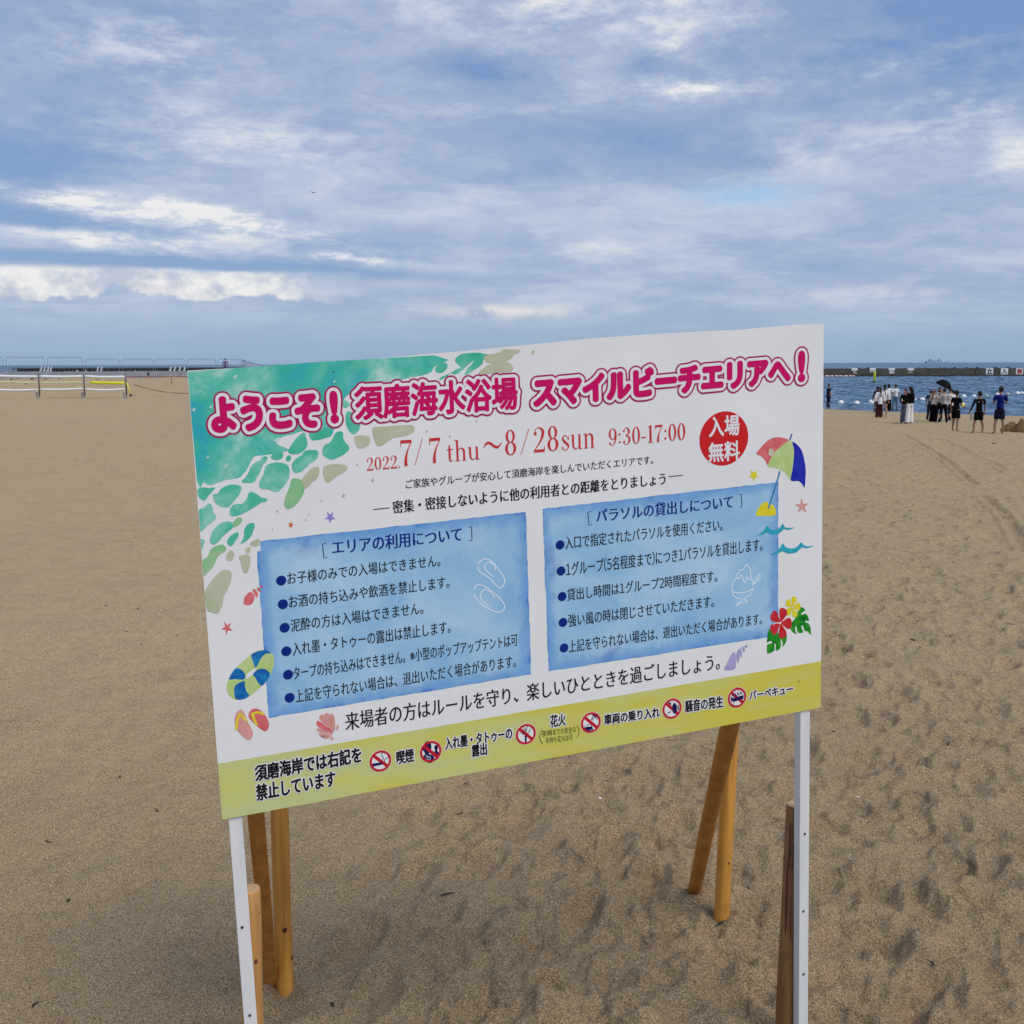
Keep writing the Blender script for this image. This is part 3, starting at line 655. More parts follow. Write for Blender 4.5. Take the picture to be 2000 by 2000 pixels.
# --- serif numerals drawn stroke by stroke
def ring(cx, cy, rx, ry, ix, iy, n=28):
    v = []
    for i in range(n):
        a = 2 * math.pi * i / n; v += [(cx + rx * math.cos(a), cy + ry * math.sin(a)), (cx + ix * math.cos(a), cy + iy * math.sin(a))]
    return v, [(2 * i, 2 * i + 1, (2 * i + 3) % (2 * n), (2 * i + 2) % (2 * n)) for i in range(n)]
def disc(cx, cy, r, ry=None, n=14):
    ry = ry or r; return [(cx + r * math.cos(2 * math.pi * i / n), cy + ry * math.sin(2 * math.pi * i / n)) for i in range(n)], [tuple(range(n))]
def rect(x0, y0, x1, y1): return [(x0, y0), (x1, y0), (x1, y1), (x0, y1)], [(0, 1, 2, 3)]
GL = {
 '0': (.6, [ring(.3, .5, .25, .5, .13, .465)]), '8': (.6, [ring(.3, .745, .205, .255, .10, .222), ring(.3, .265, .245, .265, .125, .23)]),
 '9': (.6, [ring(.3, .67, .25, .33, .13, .295), rib([(.49, .67, .12), (.48, .40, .11), (.38, .10, .06), (.24, .02, .035), (.10, .10, .03)]), disc(.13, .14, .065)]),
 '2': (.6, [rib([(.10, .74, .05), (.14, .90, .035), (.28, .975, .04), (.44, .88, .10), (.46, .70, .12), (.34, .42, .07), (.07, .08, .03)]), rect(.05, .0, .52, .11), rib([(.53, .24, .02), (.50, .05, .05)], sm=0), disc(.13, .74, .065)]),
 '3': (.6, [rib([(.10, .80, .04), (.25, .975, .035), (.42, .86, .10), (.42, .66, .10), (.22, .52, .03)]), rib([(.22, .52, .03), (.43, .45, .09), (.47, .24, .12), (.36, .05, .06), (.22, .02, .035), (.08, .13, .04)]), disc(.12, .80, .06), disc(.12, .17, .065)]),
 '1': (.46, [rect(.17, .0, .30, 1.0), rect(.07, .0, .40, .035), rib([(.08, .88, .03), (.2, .98, .03)], sm=0)]),
 '7': (.6, [rect(.07, .87, .55, .99), rib([(.08, .72, .02), (.08, .9, .04)], sm=0), rib([(.53, .90, .03), (.36, .58, .06), (.27, .28, .11), (.26, .0, .14)])]),
 '/': (.6, [rib([(.05, -.06, .035), (.52, 1.03, .035)], sm=0)]), '.': (.25, [disc(.1, .06, .06)]), ':': (.3, [disc(.14, .18, .065), disc(.14, .62, .065)]), '-': (.4, [rect(.04, .30, .34, .37)]),
 't': (.42, [rib([(.18, .82, .03), (.18, .6, .1), (.18, .15, .1), (.22, .03, .06), (.36, .06, .02)]), rect(.03, .56, .36, .60)]),
 'h': (.66, [rect(.10, 0, .20, 1.0), rect(.03, .0, .27, .03), rect(.03, .97, .12, 1.0), rib([(.18, .50, .02), (.32, .61, .05), (.47, .50, .10), (.48, .3, .10), (.48, .0, .10)]), rect(.38, .0, .58, .03)]),
 'u': (.66, [rib([(.13, .62, .1), (.13, .3, .1), (.15, .1, .08), (.28, .015, .04), (.44, .12, .02)]), rect(.02, .59, .12, .62), rect(.40, .59, .48, .62), rect(.42, .0, .52, .62), rect(.5, .0, .6, .03)]),
 'n': (.66, [rect(.10, 0, .20, .62), rect(.03, .0, .27, .03), rect(.03, .59, .12, .62), rib([(.18, .50, .02), (.32, .61, .05), (.47, .50, .10), (.48, .3, .10), (.48, .0, .10)]), rect(.38, .0, .58, .03)]),
 's': (.5, [rib([(.38, .44, .03), (.30, .58, .03), (.20, .61, .04), (.09, .50, .08), (.20, .34, .11), (.38, .18, .09), (.30, .03, .04), (.18, .01, .03), (.06, .16, .03)]), rect(.385, .42, .41, .60), rect(.05, .0, .075, .18)]),
 '~': (.9, [rib([(.05, .30, .02), (.18, .46, .09), (.32, .48, .10), (.52, .34, .10), (.68, .30, .09), (.86, .47, .02)])]),
}
def serif(s, bl, br, tl, mat=None, box=True):
    x = 0; parts = []
    for ch in s:
        w__, lst = GL[ch]; parts += [([(a + x, b_) for a, b_ in v], f) for v, f in lst]; x += w__
    allv = np.array([p for v, _ in parts for p in v]); bx = (allv[:, 0].min(), allv[:, 1].min(), allv[:, 0].max(), allv[:, 1].max())
    out = [fit((np.array(v, float), f), bl, br, tl, bx) for v, f in parts]
    sheet('date_lettering', out, mat or m_rose, .0007, panel, ST)
serif('2022.', (716.8, 919.5), (781.7, 913.4), (716.5, 894)); serif('7', (784, 910.5), (806, 909), (783, 859.8)); serif('/', (810, 909), (828, 907), (810, 857)); serif('7', (840, 905), (861.4, 903), (839, 856))
serif('thu', (873, 902.6), (937, 897), (872, 861)); serif('~', (944, 878), (981, 875), (944, 863)); serif('8', (987, 890), (1008.6, 888), (987, 840)); serif('/', (1017, 888), (1034.8, 887), (1017, 838)); serif('28', (1043, 884), (1091, 880), (1043, 834.5))
serif('sun', (1098, 880.5), (1160.7, 875), (1097, 850)); serif('9:30-17:00', (1189.3, 871.3), (1338.3, 859), (1189, 837))
MIN = (-.0010, -.0004, .0004, .0010)
line('lettering', 'ご家族やグループが安心して須磨海岸を楽しんでいただくエリアです。', (793, 954.8), (1275.4, 906), (792, 937), m_blk, squash=(-.0003, .0003))
line('lettering', '密集・密接しないように他の利用者との距離をとりましょう', (768, 1003.6), (1299.6, 946.5), (767, 978), m_blk, squash=(-.0008, 0, .0008))
for a, b_ in (((728.5, 995), (761, 991.8)), ((1305, 931), (1334, 928))): sheet('dash', [strip('O', [a, b_], .0022, sm=0)], m_blk, .0007, panel)
def bracket(px0, py0, px1, py1, side):
    p = [(px1, py0 - 1), (px0, py0), (px0 + 2.5, py1), (px1 + 2.5, py1 - 2)] if side < 0 else [(px0, py0), (px1, py0 - 2), (px1 + .8, py1), (px0 + .8, py1 + 1)]
    sheet('bracket', [strip('O', p, .0022, sm=0)], m_dnavy, .0007, panel)
bracket(630, 1062, 637, 1090, -1); bracket(915, 1030, 921, 1055, 1); bracket(1148, 1000, 1154, 1026, -1); bracket(1443.7, 966, 1448, 990, 1)
line('box_heading', 'エリアの利用について', (650, 1084), (902, 1057), (648, 1055), m_navy, squash=(-.0009, 0, .0009)); line('box_heading', 'パラソルの貸出しについて', (1165, 1021), (1431, 992), (1164, 994.5), m_navy, squash=(-.0009, 0, .0009))
for cx, cy in [(549.2, 1133.8), (552.6, 1180), (556, 1226), (559.3, 1271.8), (562.6, 1317.5), (565.7, 1362.6), (1093.7, 1064.1), (1095.7, 1115), (1097.8, 1165), (1099.4, 1215.5), (1101.5, 1265.3)]:
    u, v = uv(cx, cy); r = .0132; sheet('bullet', [([(u + r / BW * math.cos(a), v + r / BH * math.sin(a)) for a in np.linspace(0, 2 * math.pi, 24)[:-1]], [tuple(range(23))])], m_navy, .0007, panel)
for s, bl, br, tl in [
    ('お子様のみでの入場はできません。', (562, 1142), (860, 1106), (560, 1117.7)), ('お酒の持ち込みや飲酒を禁止します。', (565, 1188), (878, 1148), (564, 1163)), ('泥酔の方は入場はできません。', (568.5, 1234.5), (827, 1199), (567, 1209.5)),
    ('入れ墨・タトゥーの露出は禁止します。', (572, 1281), (880, 1236), (571, 1255)), ('タープの持ち込みはできません。※小型のポップアップテントは可', (574, 1328), (1011, 1261), (573, 1302)), ('上記を守られない場合は、退出いただく場合があります。', (578, 1373), (1007.6, 1303), (577, 1347)),
    ('入口で指定されたパラソルを使用ください。', (1104, 1073.5), (1411.4, 1036.5), (1103, 1048)), ('1グループ(5名程度まで)につき1パラソルを貸出します。', (1106, 1126), (1488.8, 1076), (1105, 1098.5)), ('貸出し時間は1グループ2時間程度です。', (1108, 1174), (1400.6, 1136), (1107, 1150)),
    ('強い風の時は閉じさせていただきます。', (1110, 1225), (1394, 1186), (1109, 1200)), ('上記を守られない場合は、退出いただく場合があります。', (1111.5, 1275), (1488, 1219.5), (1110.5, 1250.5))]:
    line('rule_lettering', s, bl, br, tl, m_blk, squash=(-.0003, .0003))
line('lettering', '来場者の方はルールを守り、楽しいひとときを過ごしましょう。', (675.7, 1427.5), (1405.6, 1307.5), (674, 1392), m_blk, squash=(-.0006, 0, .0006))
for s, bl, br, tl, bo in [
    ('須磨海岸では右記を', (499.5, 1526), (706, 1488), (498, 1495), .0015), ('禁止しています', (502, 1564), (655.5, 1535), (500.5, 1533), .0015), ('喫煙', (775.5, 1493), (808.3, 1487), (775, 1467), .0011), ('入れ墨・タトゥーの', (870, 1464), (1000, 1442.5), (869.5, 1441.5), .0010),
    ('露出', (922.5, 1478), (951, 1473.5), (922, 1455), .0010), ('花火', (1075.3, 1420.5), (1104.8, 1416), (1075, 1397), .0010), ('車両の乗り入れ', (1180.5, 1416), (1288, 1400), (1180, 1396), .0011), ('騒音の発生', (1338.3, 1391), (1412, 1381), (1338, 1368.5), .0011), ('バーベキュー', (1463.7, 1367), (1548, 1353), (1463.5, 1350), .0009)]:
    line('band_lettering', s, bl, br, tl, m_blk, .0009, bo, .0042, m_pw)
line('band_small_lettering', '夜9時までの安全な', (1058.5, 1439.5), (1125, 1430), (1058, 1427), m_blk); line('band_small_lettering', '手持ち花火は可', (1066, 1453), (1118.6, 1445.5), (1065.5, 1440.5), m_blk)
for p in ([(1058.5, 1426), (1054, 1437), (1055, 1445), (1060, 1453)], [(1126, 1417), (1130.5, 1424), (1130.5, 1432), (1127, 1441)]): sheet('round_bracket', [strip('O', p, .0016)], m_blk, .0007, panel)
# red roundel
def disk_px(cx, cy, r, mat, n, name='roundel', k=56):
    u, v = uv(cx, cy); return sheet(name, [([(u + r / BW * math.cos(2 * math.pi * a / k), v + r / BH * math.sin(2 * math.pi * a / k)) for a in range(k)], [tuple(range(k))])], mat, n, panel)
ur = abs(uv(1461.5, 853)[0] - uv(1366, 861)[0]) * BW / 2
disk_px(1414, 856.5, ur, m_red, .0003)
for s, bl, br, tl in (('入場', (1385, 854), (1443.5, 849), (1384.5, 815)), ('無料', (1384, 903), (1444, 898), (1383.5, 865.5))):
    g = fit(text2d(s), bl, br, tl); sheet('roundel_lettering', [g] + grown(g, .0014, 10), m_pw, .0007, panel, ST)
# --- illustrations
def art(name, view, pts, mat, n=.0004, sm=3, jit=0): return sheet(name, [poly(view, pts, sm, jit)], mat, n, panel)
def lineart(name, view, lst, mat, wd, n=.0005): return sheet(name, [strip(view, p, wd) for p in lst], mat, n, panel, ST)
art('parasol_red_panel', 'U', [(255, 390), (285, 345), (355, 260), (440, 190), (530, 165), (620, 175), (695, 205), (610, 270), (500, 370), (440, 470), (410, 540), (375, 475), (320, 420)], m_corr, .0005, 3)
art('parasol_green_panel', 'U', [(695, 210), (740, 230), (765, 340), (752, 500), (735, 620), (715, 745), (660, 660), (590, 605), (500, 575), (413, 560), (430, 500), (500, 375), (600, 280)], m_lime, .0004, 3); 
art('parasol_blue_panel', 'U', [(740, 228), (800, 260), (865, 340), (905, 480), (922, 620), (918, 720), (905, 845), (870, 790), (820, 755), (720, 748), (740, 620), (758, 480), (765, 340)], m_ublue, .0005, 3)
art('parasol_spot', 'U', [(420, 390), (430, 330), (460, 318), (488, 345), (488, 400), (455, 418), (428, 410)], m_olive, .0006)
lineart('parasol_tip', 'U', [[(735, 120), (708, 205)]], m_ublue, .0042); lineart('parasol_pole', 'U', [[(572, 622), (545, 730), (490, 900), (418, 1125)]], m_pole, .0050, .0007)
art('sand_heap_print', 'U', [(248, 1215), (280, 1130), (340, 1055), (400, 1035), (430, 1075), (480, 1075), (515, 1140), (520, 1200), (470, 1225), (340, 1225)], m_yel, .0005)
def star(name, view, pts, mat, n=.0005): return art(name, view, pts, mat, n, 2)
def starpts(cx, cy, r, rot, sx=.8, k=.42):
    return [(cx + sx * (r if i % 2 == 0 else r * k) * math.sin(rot + i * math.pi / 5), cy - (r if i % 2 == 0 else r * k) * math.cos(rot + i * math.pi / 5)) for i in range(10)]
sheet('starfish', [poly('U', starpts(222, 675, 85, math.pi, .95), 0)], m_yel, .0005, panel); sheet('starfish', [poly('U', starpts(870, 1095, 108, -.05, .95, .36), 0)], m_salm, .0005, panel)
sheet('starfish', [poly('T', starpts(1618, 738, 76, math.pi, .85, .38), 0)], m_viol, .0005, panel); sheet('starfish', [poly('T', starpts(1182, 825, 42, .25, .9, .38), 0)], m_oran, .0005, panel); sheet('starfish', [poly('L1', starpts(152, 1070, 92, -.5, .85, .36), 0)], m_corr, .0005, panel)
for pts in ([(250, 1485), (320, 1460), (370, 1400), (403, 1352), (440, 1400), (500, 1415), (560, 1400), (600, 1340), (622, 1338), (640, 1375), (700, 1385), (772, 1382), (720, 1405), (680, 1415), (630, 1405), (590, 1440), (540, 1472), (450, 1475), (400, 1445), (340, 1480)],
            [(437, 1750), (520, 1710), (570, 1660), (613, 1592), (645, 1640), (720, 1665), (790, 1650), (840, 1600), (864, 1575), (890, 1615), (950, 1635), (1034, 1622), (980, 1650), (920, 1660), (870, 1650), (800, 1715), (740, 1730), (670, 1730), (605, 1700), (540, 1740)]): art('wave_print', 'U', pts, m_cyan, .0005, 2)
art('hibiscus_leaf', 'Fl', [(1480, 850), (1530, 870), (1550, 905), (1500, 935), (1490, 975), (1550, 955), (1590, 985), (1612, 1070), (1560, 1060), (1550, 1090), (1600, 1105), (1635, 1180), (1640, 1290), (1590, 1235), (1540, 1220), (1520, 1150), (1495, 1140), (1495, 1190), (1525, 1240), (1480, 1262), (1430, 1240), (1415, 1160), (1395, 1160), (1395, 1220), (1415, 1278), (1350, 1240), (1315, 1180), (1320, 1110), (1380, 1050), (1420, 960)], m_leaf, .0004, 2)
art('hibiscus_leaf', 'Fl', [(990, 1190), (1020, 1235), (1060, 1240), (1190, 1280), (1255, 1280), (1262, 1340), (1240, 1420), (1195, 1480), (1195, 1400), (1160, 1350), (1170, 1440), (1150, 1510), (1090, 1535), (1090, 1450), (1065, 1420), (1070, 1490), (1060, 1540), (960, 1585), (948, 1500), (955, 1440), (1035, 1415), (1000, 1380), (948, 1410), (955, 1330), (960, 1270)], m_leaf, .0004, 2)
def flower(view, cx, cy, R, mat, rot, n, sx=.8):
    for i in range(5):
        a = rot + i * 2 * math.pi / 5; dx_, dy_ = math.sin(a), -math.cos(a); nx, ny = -dy_, dx_
        pts = [(cx + sx * (dx_ * R * t + nx * R * w__), cy + dy_ * R * t + ny * R * w__) for t, w__ in ((.06, 0), (.35, .20), (.7, .36), (.93, .27), (1.0, 0), (.93, -.27), (.7, -.36), (.35, -.20))]
        sheet('petal', [poly(view, pts, 3)], mat, n + i * .00003, panel)
flower('Fl', 1355, 850, 170, m_yel, .25, .00045, .72); flower('Fl', 1160, 1100, 245, m_flr, .35, .0007, .72)
lineart('pistil', 'Fl', [[(1045, 1130), (1080, 1100), (1170, 1105)]], m_pw, .0028, .0010)
for pts in ([(280, 1840), (300, 1770), (360, 1650), (425, 1555), (455, 1600), (462, 1790), (400, 1840)], [(470, 1570), (500, 1525), (520, 1620), (515, 1680), (490, 1735), (470, 1650)], [(505, 1515), (530, 1502), (560, 1580), (545, 1645), (525, 1590)], [(550, 1480), (575, 1470), (605, 1530), (585, 1562)], [(592, 1465), (650, 1438), (625, 1500)]): art('spiral_shell', 'Fl', pts, m_lav, .0005, 2)
lineart('shaved_ice_outline', 'Fl', [[(395, 590), (410, 500), (430, 440), (465, 400), (465, 340), (500, 320), (520, 270), (580, 255), (625, 178), (665, 230), (690, 270), (700, 390), (725, 450), (722, 510)], [(470, 405), (500, 400), (545, 350), (575, 420), (600, 470), (625, 390), (640, 380), (665, 430), (700, 390)],
    [(405, 605), (480, 630), (580, 622), (680, 590), (728, 550)], [(395, 590), (410, 650), (460, 705), (530, 720), (540, 755), (490, 790), (470, 830), (540, 790), (640, 765), (630, 740), (590, 735), (590, 705), (660, 675), (710, 610), (730, 550)], [(715, 520), (760, 440), (820, 345), (840, 355), (820, 410), (715, 520)]], m_lb, .0030)
lineart('sandal_outline', 'C', [[(1735, 65), (1760, 38), (1800, 40), (1850, 90), (1888, 150), (1880, 190), (1850, 198), (1800, 145), (1745, 110), (1732, 80)], [(1770, 85), (1790, 55), (1830, 70), (1835, 100)], [(1770, 85), (1790, 110), (1825, 140)],
    [(1712, 215), (1725, 187), (1765, 190), (1830, 235), (1885, 295), (1880, 335), (1840, 342), (1770, 310), (1722, 265), (1712, 235)], [(1745, 250), (1765, 215), (1805, 225), (1830, 260)], [(1745, 250), (1770, 290), (1800, 308)]], m_lb, .0030)
for pts in ([(358, 750), (375, 680), (410, 640), (450, 618), (490, 650), (495, 700), (470, 760), (415, 785), (370, 775)], [(472, 600), (490, 580), (525, 610), (540, 660), (520, 690), (500, 650)], [(525, 580), (540, 560), (575, 600), (568, 625), (545, 600)], [(565, 560), (580, 535), (598, 545), (590, 570)]): art('spiral_shell', 'L1', pts, m_corr, .0005)
art('swim_ring', 'L2', [(145, 640), (180, 545), (260, 420), (380, 310), (500, 215), (610, 188), (700, 215), (742, 280), (735, 400), (690, 510), (590, 640), (430, 770), (330, 815), (240, 808), (165, 740)], m_lime, .0004)
for pts in ([(457, 245), (540, 205), (640, 190), (710, 230), (640, 235), (590, 280), (560, 330), (510, 412), (480, 340), (462, 290)], [(175, 560), (205, 490), (260, 420), (320, 430), (370, 480), (380, 540), (340, 562), (250, 555)], [(475, 495), (540, 435), (610, 425), (660, 450), (692, 490), (660, 560), (590, 640), (540, 600), (510, 540)], [(240, 680), (270, 620), (370, 580), (375, 640), (395, 710), (430, 768), (340, 812), (262, 805), (245, 750)]): art('swim_ring_stripe', 'L2', pts, m_ring, .0005)
art('swim_ring_hole', 'L2', [(385, 545), (400, 495), (450, 450), (520, 415), (500, 460), (460, 510), (385, 560)], m_white, .0006)
art('sandal', 'L2', [(245, 1060), (265, 985), (310, 940), (345, 945), (380, 1010), (410, 1090), (465, 1190), (475, 1270), (430, 1325), (370, 1295), (270, 1190), (248, 1120)], m_salm, .0004); art('sandal', 'L2', [(420, 1010), (450, 945), (510, 925), (570, 945), (615, 990), (660, 1060), (680, 1140), (650, 1205), (600, 1200), (520, 1140), (440, 1060)], m_corr, .0004)
lineart('sandal_strap', 'L2', [[(265, 1195), (275, 1100), (310, 1000), (350, 1030), (395, 1080)], [(455, 1000), (500, 980), (560, 975), (610, 1000)], [(470, 1000), (495, 1070), (525, 1135)]], m_yel, .0062, .0006)
for a in range(8):
    t = math.radians(-118 + a * 20.5 - 30); L_ = 245 if 1 < a < 7 else 190
    c = (1480, 1245); t2 = t
    d_ = (math.sin(t2) , -math.cos(t2))
t_specs = [(1275, 1120), (1320, 1020), (1395, 985), (1475, 1000)]
shell = [[(1490, 1235), (1310, 1165), (1275, 1110), (1300, 1078), (1420, 1165)], [(1495, 1225), (1400, 1140), (1310, 1055), (1330, 1005), (1360, 1010), (1440, 1120)], [(1500, 1215), (1440, 1110), (1370, 1005), (1400, 985), (1430, 990), (1475, 1100)], [(1505, 1205), (1470, 1080), (1443, 1000), (1485, 1000), (1505, 1060), (1512, 1150)],
         [(1485, 1245), (1400, 1235), (1300, 1220), (1282, 1172), (1400, 1200)], [(1480, 1255), (1400, 1280), (1340, 1285), (1300, 1235), (1400, 1245)], [(1470, 1275), (1400, 1310), (1350, 1290), (1330, 1265)], [(1530, 1135), (1555, 1145), (1550, 1185), (1528, 1205)], [(1450, 1300), (1490, 1285), (1488, 1315), (1462, 1322)]]
for i, p in enumerate(shell): art('scallop_shell', 'L2', p, m_corr if i < 1 else m_salm, .0005, 2)
# --- prohibition pictograms
def picto(px, py, rpx):
    R = abs(uv(px + rpx, py)[0] - uv(px - rpx, py)[0]) * BW / 2
    disk_px(px, py, R * 1.06, m_pink, .0003, 'pictogram_rim', 44); 
    u, v = uv(px, py); k = 44
    def rg(ro, ri):
        vv = []
        for i in range(k):
            a = 2 * math.pi * i / k; vv += [(u + ro / BW * math.cos(a), v + ro / BH * math.sin(a)), (u + ri / BW * math.cos(a), v + ri / BH * math.sin(a))]
        return vv, [(2 * i, 2 * i + 1, (2 * i + 3) % (2 * k), (2 * i + 2) % (2 * k)) for i in range(k)]
    disk_px(px, py, R * .84, m_white, .00035, 'pictogram_field', 44); sheet('pictogram_ring', [rg(R, R * .80)], m_sred, .0011, panel)
    c_ = R * .84 * .7071; w__ = R * .15 * .7071
    pts = [(-c_ - w__, c_ - w__), (-c_ + w__, c_ + w__), (c_ + w__, -c_ + w__), (c_ - w__, -c_ - w__)]
    return R, u, v, lambda n=.0005: sheet('pictogram_bar', [([(u + a / BW, v + b_ / BH) for a, b_ in pts], [(0, 3, 2, 1)])], m_sred, n, panel)
R, u, v, bar = picto(743, 1486, 21.2); bar()
art('cigarette', 'P1', [(175, 975), (290, 955), (305, 980), (290, 988), (178, 1012)], m_dnavy, .0007, 0); art('cigarette', 'P1', [(172, 978), (300, 952), (302, 982), (176, 1012)], m_dnavy, .0008, 0)
lineart('smoke', 'P1', [[(302, 835), (292, 870), (315, 905), (302, 930)], [(372, 865), (368, 900), (330, 920), (328, 955)]], m_blk, .0017, .0008)
R, u, v, bar = picto(841.2, 1467.6, 21.0)
art('figure', 'P1', [(805, 790), (830, 720), (880, 690), (915, 730), (915, 800), (890, 840), (890, 855), (950, 880), (940, 950), (880, 965), (820, 920), (815, 885), (840, 850), (820, 820)], m_dnavy, .0005, 2); art('figure', 'P1', [(950, 770), (975, 738), (1000, 760), (998, 795), (990, 815), (1008, 830), (1010, 880), (995, 920), (950, 870), (955, 825), (965, 805)], m_dnavy, .0006, 2)
lineart('tattoo_mark', 'P1', [[(845, 880), (865, 870), (870, 895), (850, 900)], [(870, 900), (900, 885), (905, 915), (880, 920)], [(850, 930), (870, 920), (865, 945)], [(905, 935), (930, 930), (920, 950)]], m_lb, .0014, .0007); bar(.0009)
R, u, v, bar = picto(1027, 1433.6, 19.5); bar()
art('firework_tube', 'P2', [(332, 715), (362, 715), (360, 818), (372, 838), (325, 845), (335, 820)], m_dnavy, .0007, 0)
lineart('firework_spark', 'P2', [[(275, 662), (315, 705)], [(318, 590), (330, 700)], [(372, 575), (348, 695)], [(415, 625), (370, 695)], [(345, 600), (345, 650)]], m_blk, .0019, .0008)
sheet('firework_dot', [poly('P2', [(x - 4, y), (x, y - 5), (x + 4, y), (x, y + 5)], 0) for x, y in [(258, 700), (345, 570), (380, 555), (425, 610), (428, 643), (265, 655), (296, 595)]], m_blk, .0008, panel, ST)
R, u, v, bar = picto(1154, 1411, 19.3); bar()
art('car', 'P2', [(1190, 610), (1200, 600), (1205, 570), (1260, 550), (1290, 552), (1315, 595), (1322, 620), (1318, 640), (1215, 650), (1192, 640)], m_dnavy, .0006, 0); art('car_window', 'P2', [(1205, 595), (1212, 572), (1242, 562), (1243, 590)], m_white, .0007, 0); art('car_window', 'P2', [(1250, 588), (1250, 560), (1285, 557), (1297, 585)], m_white, .0007, 0)
for x, y in ((1222, 643), (1295, 632)): art('car_wheel', 'P2', [(x - 13, y), (x, y - 15), (x + 13, y), (x, y + 15)], m_dnavy, .0008, 3); art('car_hub', 'P2', [(x - 6, y), (x, y - 7), (x + 6, y), (x, y + 7)], m_white, .0009, 3)
for x, y in ((1314, 475), (1383, 462)): lineart('motorbike_wheel', 'P2', [[(x - 16, y), (x, y - 18), (x + 16, y), (x, y + 18), (x - 16, y)]], m_dnavy, .0016, .0007)
art('motorbike', 'P2', [(1312, 402), (1340, 415), (1370, 400), (1385, 430), (1365, 445), (1360, 462), (1345, 462), (1340, 435), (1315, 432)], m_dnavy, .0007, 0); lineart('motorbike_bar', 'P2', [[(1345, 383), (1335, 410), (1314, 475)], [(1375, 410), (1383, 462)]], m_dnavy, .0014, .0008)
R, u, v, bar = picto(1312.4, 1383.8, 18.5); bar()
art('loudspeaker', 'P3', [(715, 455), (755, 498), (760, 580), (720, 632), (695, 590), (690, 510)], m_dnavy, .0007, 0); art('loudspeaker', 'P3', [(765, 500), (782, 500), (786, 568), (768, 572)], m_dnavy, .0007, 0); art('bolt', 'P3', [(625, 445), (660, 465), (662, 450), (682, 500), (648, 482), (650, 492)], m_dnavy, .0007, 0); art('bolt', 'P3', [(608, 638), (640, 592), (650, 600), (680, 575), (655, 615), (645, 608)], m_dnavy, .0007, 0)
R, u, v, bar = picto(1439.3, 1362.2, 17.8); bar()
art('grill', 'P3', [(1535, 370), (1570, 395), (1575, 450), (1540, 425)], m_dnavy, .0007, 0); art('grill', 'P3', [(1572, 398), (1725, 350), (1722, 405), (1577, 452)], m_dnavy, .0007, 0); lineart('grill_leg', 'P3', [[(1545, 420), (1547, 462)], [(1583, 445), (1583, 500)], [(1705, 405), (1707, 458)]], m_dnavy, .0017, .0008)
lineart('skewer', 'P3', [[(1555 + 38 * i, 345 - 13 * i), (1590 + 38 * i, 378 - 13 * i)] for i in range(4)], m_dnavy, .0034, .0008); lineart('smoke', 'P3', [[(1600, 305), (1610, 255), (1640, 240)], [(1640, 300), (1655, 250)]], m_blk, .0015, .0008)

# --- timber: white posts, log props and braces
def post(u0, u1, name='post'):
    v0, v1 = -1.35, .97; d0, d1 = -.0045, -.0385
    vs_ = [bp(u, v, d) for v in (v0, v1) for u, d in ((u0, d0), (u1, d0), (u1, d1), (u0, d1))]
    o = mesh(name, vs_, [(0, 3, 2, 1), (4, 5, 6, 7), (0, 1, 5, 4), (1, 2, 6, 5), (2, 3, 7, 6), (3, 0, 4, 7)], m_post, sign)
    bv = o.modifiers.new('b', 'BEVEL'); bv.width = .0018; bv.segments = 2; return o
pl0 = np.mean([uv(444.5, 1604)[0], uv(478.6, 2000)[0]]); pl1 = np.mean([uv(471, 1600)[0], uv(504.5, 2000)[0]])
pr0 = np.mean([uv(1567.5, 1392)[0], uv(1559, 2000)[0]]); pr1 = np.mean([uv(1586, 1390)[0], uv(1577.5, 2000)[0]])
print('POST u', uv(444.5, 1604)[0], uv(478.6, 2000)[0], uv(471, 1600)[0], uv(504.5, 2000)[0], '|', uv(1567.5, 1392)[0], uv(1559, 2000)[0], uv(1586, 1390)[0], uv(1577.5, 2000)[0])
P_L = post(pl0, pl1); P_R = post(pr0, pr1)
def screw(parent, px, py):
    u, v = uv(px, py); c = bp(u, v, -.0045); q = BN.to_track_quat('Z', 'Y').to_matrix(); mb = MB()
    mb.tube([c, c + BN * .0012], .0042, 12); 
    mb.box((0, 0, 0), (.0001, .0001, .0001)); mb.build('screw', m_screw, parent, False)
for p in ((473, 1813), (488, 1985)): screw(P_L, *p)
for p in ((1573.5, 1630), (1570.5, 1781), (1571, 1904)): screw(P_R, *p)
for px, py in ((651.8, 725), (1107, 752), (1012, 1365.6), (470, 800), (1560, 1330)):       # small nail heads in the face
    u, v = uv(px, py); c = bp(u, v, .0001); mb = MB(); mb.tube([c, c + BN * .0016], .0019, 10); mb.build('nail_head', m_screw, panel, False)
def log(name, a, b_, r0, r1, mat, knots=(), parent=sign, endmat=m_endg, flat=1.0):
    a, b_ = Vector(a), Vector(b_); n = 14; pts = []; ra = []
    for i in range(n + 1):
        t = i / n; w_ = Vector((math.sin(t * 5 + r0 * 99), math.cos(t * 4.1 + r1 * 77), 0)) * .0018
        pts.append(a.lerp(b_, t) + w_ - ROOT); ra.append((r0 + (r1 - r0) * t) * (1 + .02 * math.sin(t * 17)))
    pts.append(pts[-1] + (b_ - a).normalized() * .004); ra.append(ra[-1] * .93)
    mb = MB(); mb.tube(pts, ra, 28, True, flat); o = mb.build(name, mat, parent)
    o.data.materials.append(endmat); o.data.polygons[len(o.data.polygons) - 1].material_index = 1
    o.data.polygons[len(o.data.polygons) - 1].use_smooth = False; o.data.polygons[len(o.data.polygons) - 2].use_smooth = False
    return o, a, b_
